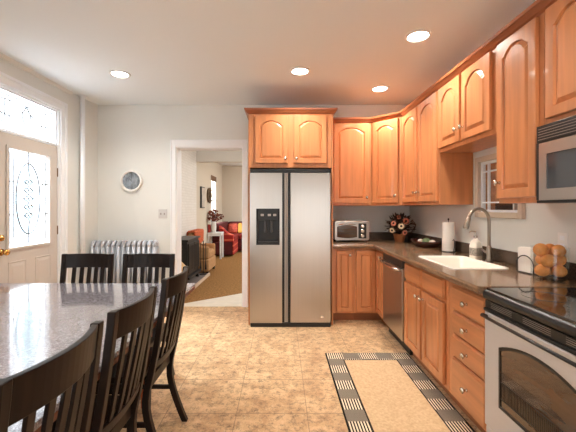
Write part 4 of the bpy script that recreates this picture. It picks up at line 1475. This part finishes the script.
# ------------------------------------------------------------------ recessed ceiling lights
CL = [(-1.68, 3.53, 'recessed ceiling light on the entry door side of the room'),
      (0.194, 3.454, 'recessed ceiling light in front of the refrigerator'),
      (1.16, 3.96, 'recessed ceiling light nearest the corner wall cabinet'),
      (1.115, 2.75, 'recessed ceiling light over the floor by the sink cabinets'),
      (-1.5, 1.2, 'recessed ceiling light above the near end of the dining table'),
      (1.0, 1.0, 'recessed ceiling light in front of the range')]
for x, y, lab in CL:
    c_ = thing('ceiling_light', lab, 'ceiling light', (x, y, ZC - 0.0005), 0, 'recessed ceiling lights')
    MB().lathe([(0.105, 0.0), (0.104, -0.006), (0.088, -0.010), (0.080, -0.006), (0.080, 0.0)], 32).build('trim_ring', M_['white'], c_)
    MB().lathe([(0.079, -0.001), (0.079, -0.004), (0.002, -0.0045)], 32).build('lamp', M_['lamp'], c_)
    l = bpy.data.lights.new('downlight', 'SPOT')
    l.energy = 34
    l.color = (1.0, 0.945, 0.87)
    l.spot_size = math.radians(150)
    l.spot_blend = 0.9
    l.shadow_soft_size = 0.07
    o = bpy.data.objects.new('downlight', l)
    COL.objects.link(o)
    o.parent = c_
    o.location = (0, 0, -0.03)

# ------------------------------------------------------------------ things seen through the doorway
# cast-iron stove on the hearth, front towards the room (+x)
st = thing('wood_stove', 'black cast-iron wood stove standing on the raised hearth', 'stove', (-1.685, 6.02, 0.0455), PI / 2)
MB().box(-0.40, 0.40, -0.12, 0.16, 0.14, 0.73).build('firebox', M_['iron'], st, 0.01)
MB().box(-0.44, 0.44, -0.15, 0.18, 0.731, 0.765).build('top_plate', M_['iron'], st, 0.008)
for s in (-1, 1):
    d_ = MB().box(s * 0.005, s * 0.37, -0.145, -0.121, 0.20, 0.69).build('door', M_['iron'], st, 0.004)
    m = MB()
    for q in range(4):
        m.box(s * (0.05 + q * 0.085), s * (0.065 + q * 0.085), -0.153, -0.146, 0.24, 0.65)
    m.build('door_bars', M_['darkgrey'], d_)
    for y in (-0.10, 0.13):
        MB().loops([[(s * (0.35 + e) + a * w2, y + b * w2, z) for a, b in ((-1, -1), (1, -1), (1, 1), (-1, 1))] for z, w2, e in ((0, 0.03, 0.04), (0.05, 0.02, 0.02), (0.141, 0.028, 0.0))]).build('leg', M_['iron'], st)
MB().box(-0.42, 0.42, -0.17, -0.10, 0.10, 0.14).build('ash_lip', M_['iron'], st, 0.004)

bk = thing('wicker_basket', 'tan round basket beside the doorway jamb in the hall', 'basket', (-1.635, 5.06, 0.002))
MB().lathe([(0.12, 0.0), (0.15, 0.02), (0.19, 0.22), (0.205, 0.38), (0.195, 0.47), (0.14, 0.53), (0.06, 0.55), (0.004, 0.553)], 26).build('body', M_['wicker'], bk, smooth=True)
MB().tube([(0.198 * math.cos(t * PI / 16), 0.198 * math.sin(t * PI / 16), 0.45) for t in range(32)], 0.014, 8, closed=True).build('rim', M_['wicker'], bk, smooth=True)

ac = thing('armchair', 'tan upholstered armchair facing the room behind the black stove', 'armchair', (-1.665, 7.14, 0.002), PI / 2)
MB().box(-0.36, 0.36, -0.22, 0.20, 0.06, 0.30).build('base', M_['tan'], ac, 0.03, segs=3)
MB().box(-0.25, 0.25, -0.215, 0.10, 0.302, 0.46).build('seat_cushion', M_['tan'], ac, 0.04, segs=3)
MB().box(-0.36, 0.36, 0.08, 0.215, 0.302, 0.84).build('backrest', M_['tan'], ac, 0.04, segs=3)
for s in (-1, 1):
    MB().box(s * 0.255, s * 0.36, -0.215, 0.078, 0.302, 0.56).build('armrest', M_['tan'], ac, 0.035, segs=3)
for x in (-0.32, 0.32):
    for y in (-0.18, 0.16):
        MB().box(x - 0.025, x + 0.025, y - 0.025, y + 0.025, 0, 0.06).build('leg', M_['espresso'], ac)
MB_ = MB().loops([[(x, 0.055, 0.60), (x, 0.05, 0.845), (x, 0.07, 0.875), (x, 0.19, 0.88), (x, 0.225, 0.85), (x, 0.225, 0.62), (x, 0.219, 0.62), (x, 0.216, 0.843), (x, 0.15, 0.846), (x, 0.075, 0.845), (x, 0.074, 0.60)] for x in (-0.37, -0.2, 0.0, 0.2, 0.37)])
tw_ = MB_.build('throw_blanket', M_['throw'])
tw_.location = (-1.665, 7.14, 0.002)
tw_.rotation_euler = (0, 0, PI / 2)
tag(tw_, 'rust-coloured throw blanket folded over the tan armchair back', 'blanket')

stb = thing('side_table', 'white side table carrying the vase in the front room', 'side table', (-1.755, 9.06, 0.002))
MB().box(-0.18, 0.19, -0.20, 0.20, 0.65, 0.69).build('tabletop', M_['trim'], stb, 0.005)
MB().box(-0.15, 0.16, -0.17, 0.17, 0.60, 0.65).build('apron', M_['trim'], stb)
for x in (-0.15, 0.165):
    for y in (-0.17, 0.17):
        MB().box(x - 0.02, x + 0.02, y - 0.02, y + 0.02, 0, 0.649).build('leg', M_['trim'], stb)
vs = thing('vase', 'white vase holding dried flowers on the side table', 'vase', (-1.785, 8.98, 0.6925))
MB().lathe([(0.045, 0), (0.055, 0.02), (0.066, 0.14), (0.060, 0.24), (0.068, 0.29), (0.062, 0.29), (0.054, 0.24), (0.055, 0.05), (0.002, 0.03)], 20).build('body', M_['white'], vs, smooth=True)
fl = thing('flower_bouquet', 'spread of dried red-brown flowers standing in the white vase', 'flowers', (-1.785, 8.98, 0.74))
m = MB()
rnd = random.Random(11)
for k in range(70):
    a, e_ = rnd.uniform(0, 2 * PI), rnd.uniform(0.15, 1.5)
    R_ = rnd.uniform(0.10, 0.29)
    d_ = Vector((math.cos(a) * math.cos(e_), math.sin(a) * math.cos(e_) * 0.7, math.sin(e_)))
    p = Vector((0, 0, 0.26)) + d_ * R_
    if p.x < -0.13:
        p.x = -0.13
    m.tube([(0, 0, 0.0), (d_.x * 0.02, d_.y * 0.02, 0.2), tuple(p)], 0.003, 4)
    m.sphere(tuple(p), rnd.uniform(0.018, 0.034), None, rnd.uniform(0.016, 0.03), 7, 5)
m.build('blooms', M_['dried'], fl)
cd = tag(MB().lathe([(0.040, 0), (0.042, 0.004), (0.042, 0.20), (0.034, 0.212), (0.002, 0.206)], 18).build('candle', M_['candle']), 'dark red pillar candle on the side table beside the vase', 'candle')
cd.location = (-1.902, 8.95, 0.6925)

sf = thing('sofa', 'red striped L-shaped sofa in the far corner of the front room', 'sofa', (-1.915, 9.30, 0.002))
MB().box(0.0, 0.58, 0.0, 1.78, 0.05, 0.40).build('base', M_['darkred'], sf, 0.02)
MB().box(0.581, 0.61, 0.0, 1.78, 0.05, 0.40).build('striped_front', M_['redstripe'], sf, 0.004)
for y0_, y1_ in ((0.20, 0.86), (0.88, 1.54)):
    MB().box(0.22, 0.62, y0_, y1_, 0.402, 0.54).build('seat_cushion', M_['red'], sf, 0.04, segs=3)
MB().box(0.612, 1.55, 0.95, 1.78, 0.05, 0.40).build('base', M_['darkred'], sf, 0.02)
MB().box(0.64, 1.53, 0.93, 1.56, 0.402, 0.54).build('seat_cushion', M_['red'], sf, 0.04, segs=3)
MB().box(0.215, 1.55, 1.59, 1.78, 0.402, 0.90).build('backrest', M_['darkred'], sf, 0.05, segs=3)
MB().box(0.0, 0.21, 0.0, 1.78, 0.402, 0.90).build('backrest', M_['darkred'], sf, 0.05, segs=3)
m = MB()
for y0_ in (0.0,):
    ls = []
    for x, zt in ((0.205, 0.86), (0.3, 0.80), (0.42, 0.68), (0.52, 0.62), (0.60, 0.60)):
        ls.append([(x, y0_, 0.402), (x, y0_ + 0.19, 0.402), (x, y0_ + 0.19, zt - 0.03), (x, y0_ + 0.15, zt), (x, y0_ + 0.04, zt), (x, y0_, zt - 0.03)])
    MB().loops(ls).build('armrest', M_['redstripe'], sf, 0.012)
for lab, mm, x, y, z, sz, rx, rzz in (('red patterned cushion leaning in the far corner of the sofa', 'redpat', -1.53, 10.70, 0.545, 0.31, 14, 0), ('gold cushion on the sofa beside the red patterned cushion', 'gold', -1.205, 10.72, 0.545, 0.32, 14, 0)):
    m = MB()
    ls = []
    for t, sc in ((-1, 0.80), (-0.6, 0.97), (0, 1.0), (0.6, 0.97), (1, 0.80)):
        ls.append([(q[0], t * 0.055, q[1] + sz / 2) for q in [(a * sc, b * sc) for a, b, _ in rrect(sz / 2, sz / 2, 0.05, 0)]])
    o = m.loops(ls).build('cushion', M_[mm], None, smooth=False)
    o.location = (x, y, z)
    o.rotation_euler = (math.radians(-rx), 0, 0)
    tag(o, lab, 'cushion')

# far-wall pictures
pc = thing('picture_frame', 'slim dark-edged picture hung on the front-room wall', 'picture', (FX + 0.001, 8.30, 1.60), PI / 2)
MB().box(-0.17, 0.17, -0.04, 0.0, -0.26, 0.26).build('frame', M_['black'], pc, 0.003)
MB().box(-0.145, 0.145, -0.043, -0.0401, -0.235, 0.235).build('print', M_['photo'], pc)
wr = thing('wall_wreath', 'dark dried wreath on the wall between picture and window', 'wreath', (FX + 0.03, 9.02, 1.68))
rnd = random.Random(5)
m = MB()
m.tube([(0, 0.15 * math.cos(t * PI / 14), 0.17 * math.sin(t * PI / 14)) for t in range(28)], 0.03, 8, closed=True)
for k in range(40):
    a = rnd.uniform(0, 2 * PI)
    m.sphere((rnd.uniform(0.0, 0.03), (0.15 + rnd.uniform(-0.03, 0.03)) * math.cos(a), (0.17 + rnd.uniform(-0.03, 0.03)) * math.sin(a)), rnd.uniform(0.02, 0.032), None, None, 7, 5)
m.build('ring', M_['wreath'], wr)

ft = thing('fireplace_tools', 'black iron fireplace tools on a stand beside the stove', 'fireplace tools', (-1.512, 6.58, 0.0455))
MB().lathe([(0.07, 0), (0.07, 0.012), (0.015, 0.02)], 16).build('base', M_['iron'], ft)
MB().tube([(0, 0, 0.015), (0, 0, 0.66)], 0.008, 8).build('post', M_['iron'], ft)
MB().tube([(-0.055, 0, 0.58), (0.055, 0, 0.58)], 0.006, 6).build('hanger', M_['iron'], ft)
for x in (-0.05, 0.05):
    MB().tube([(x, -0.01, 0.62), (x, -0.012, 0.30), (x, -0.012, 0.10)], [0.007, 0.005, 0.02], 8).build('tool', M_['iron'], ft)
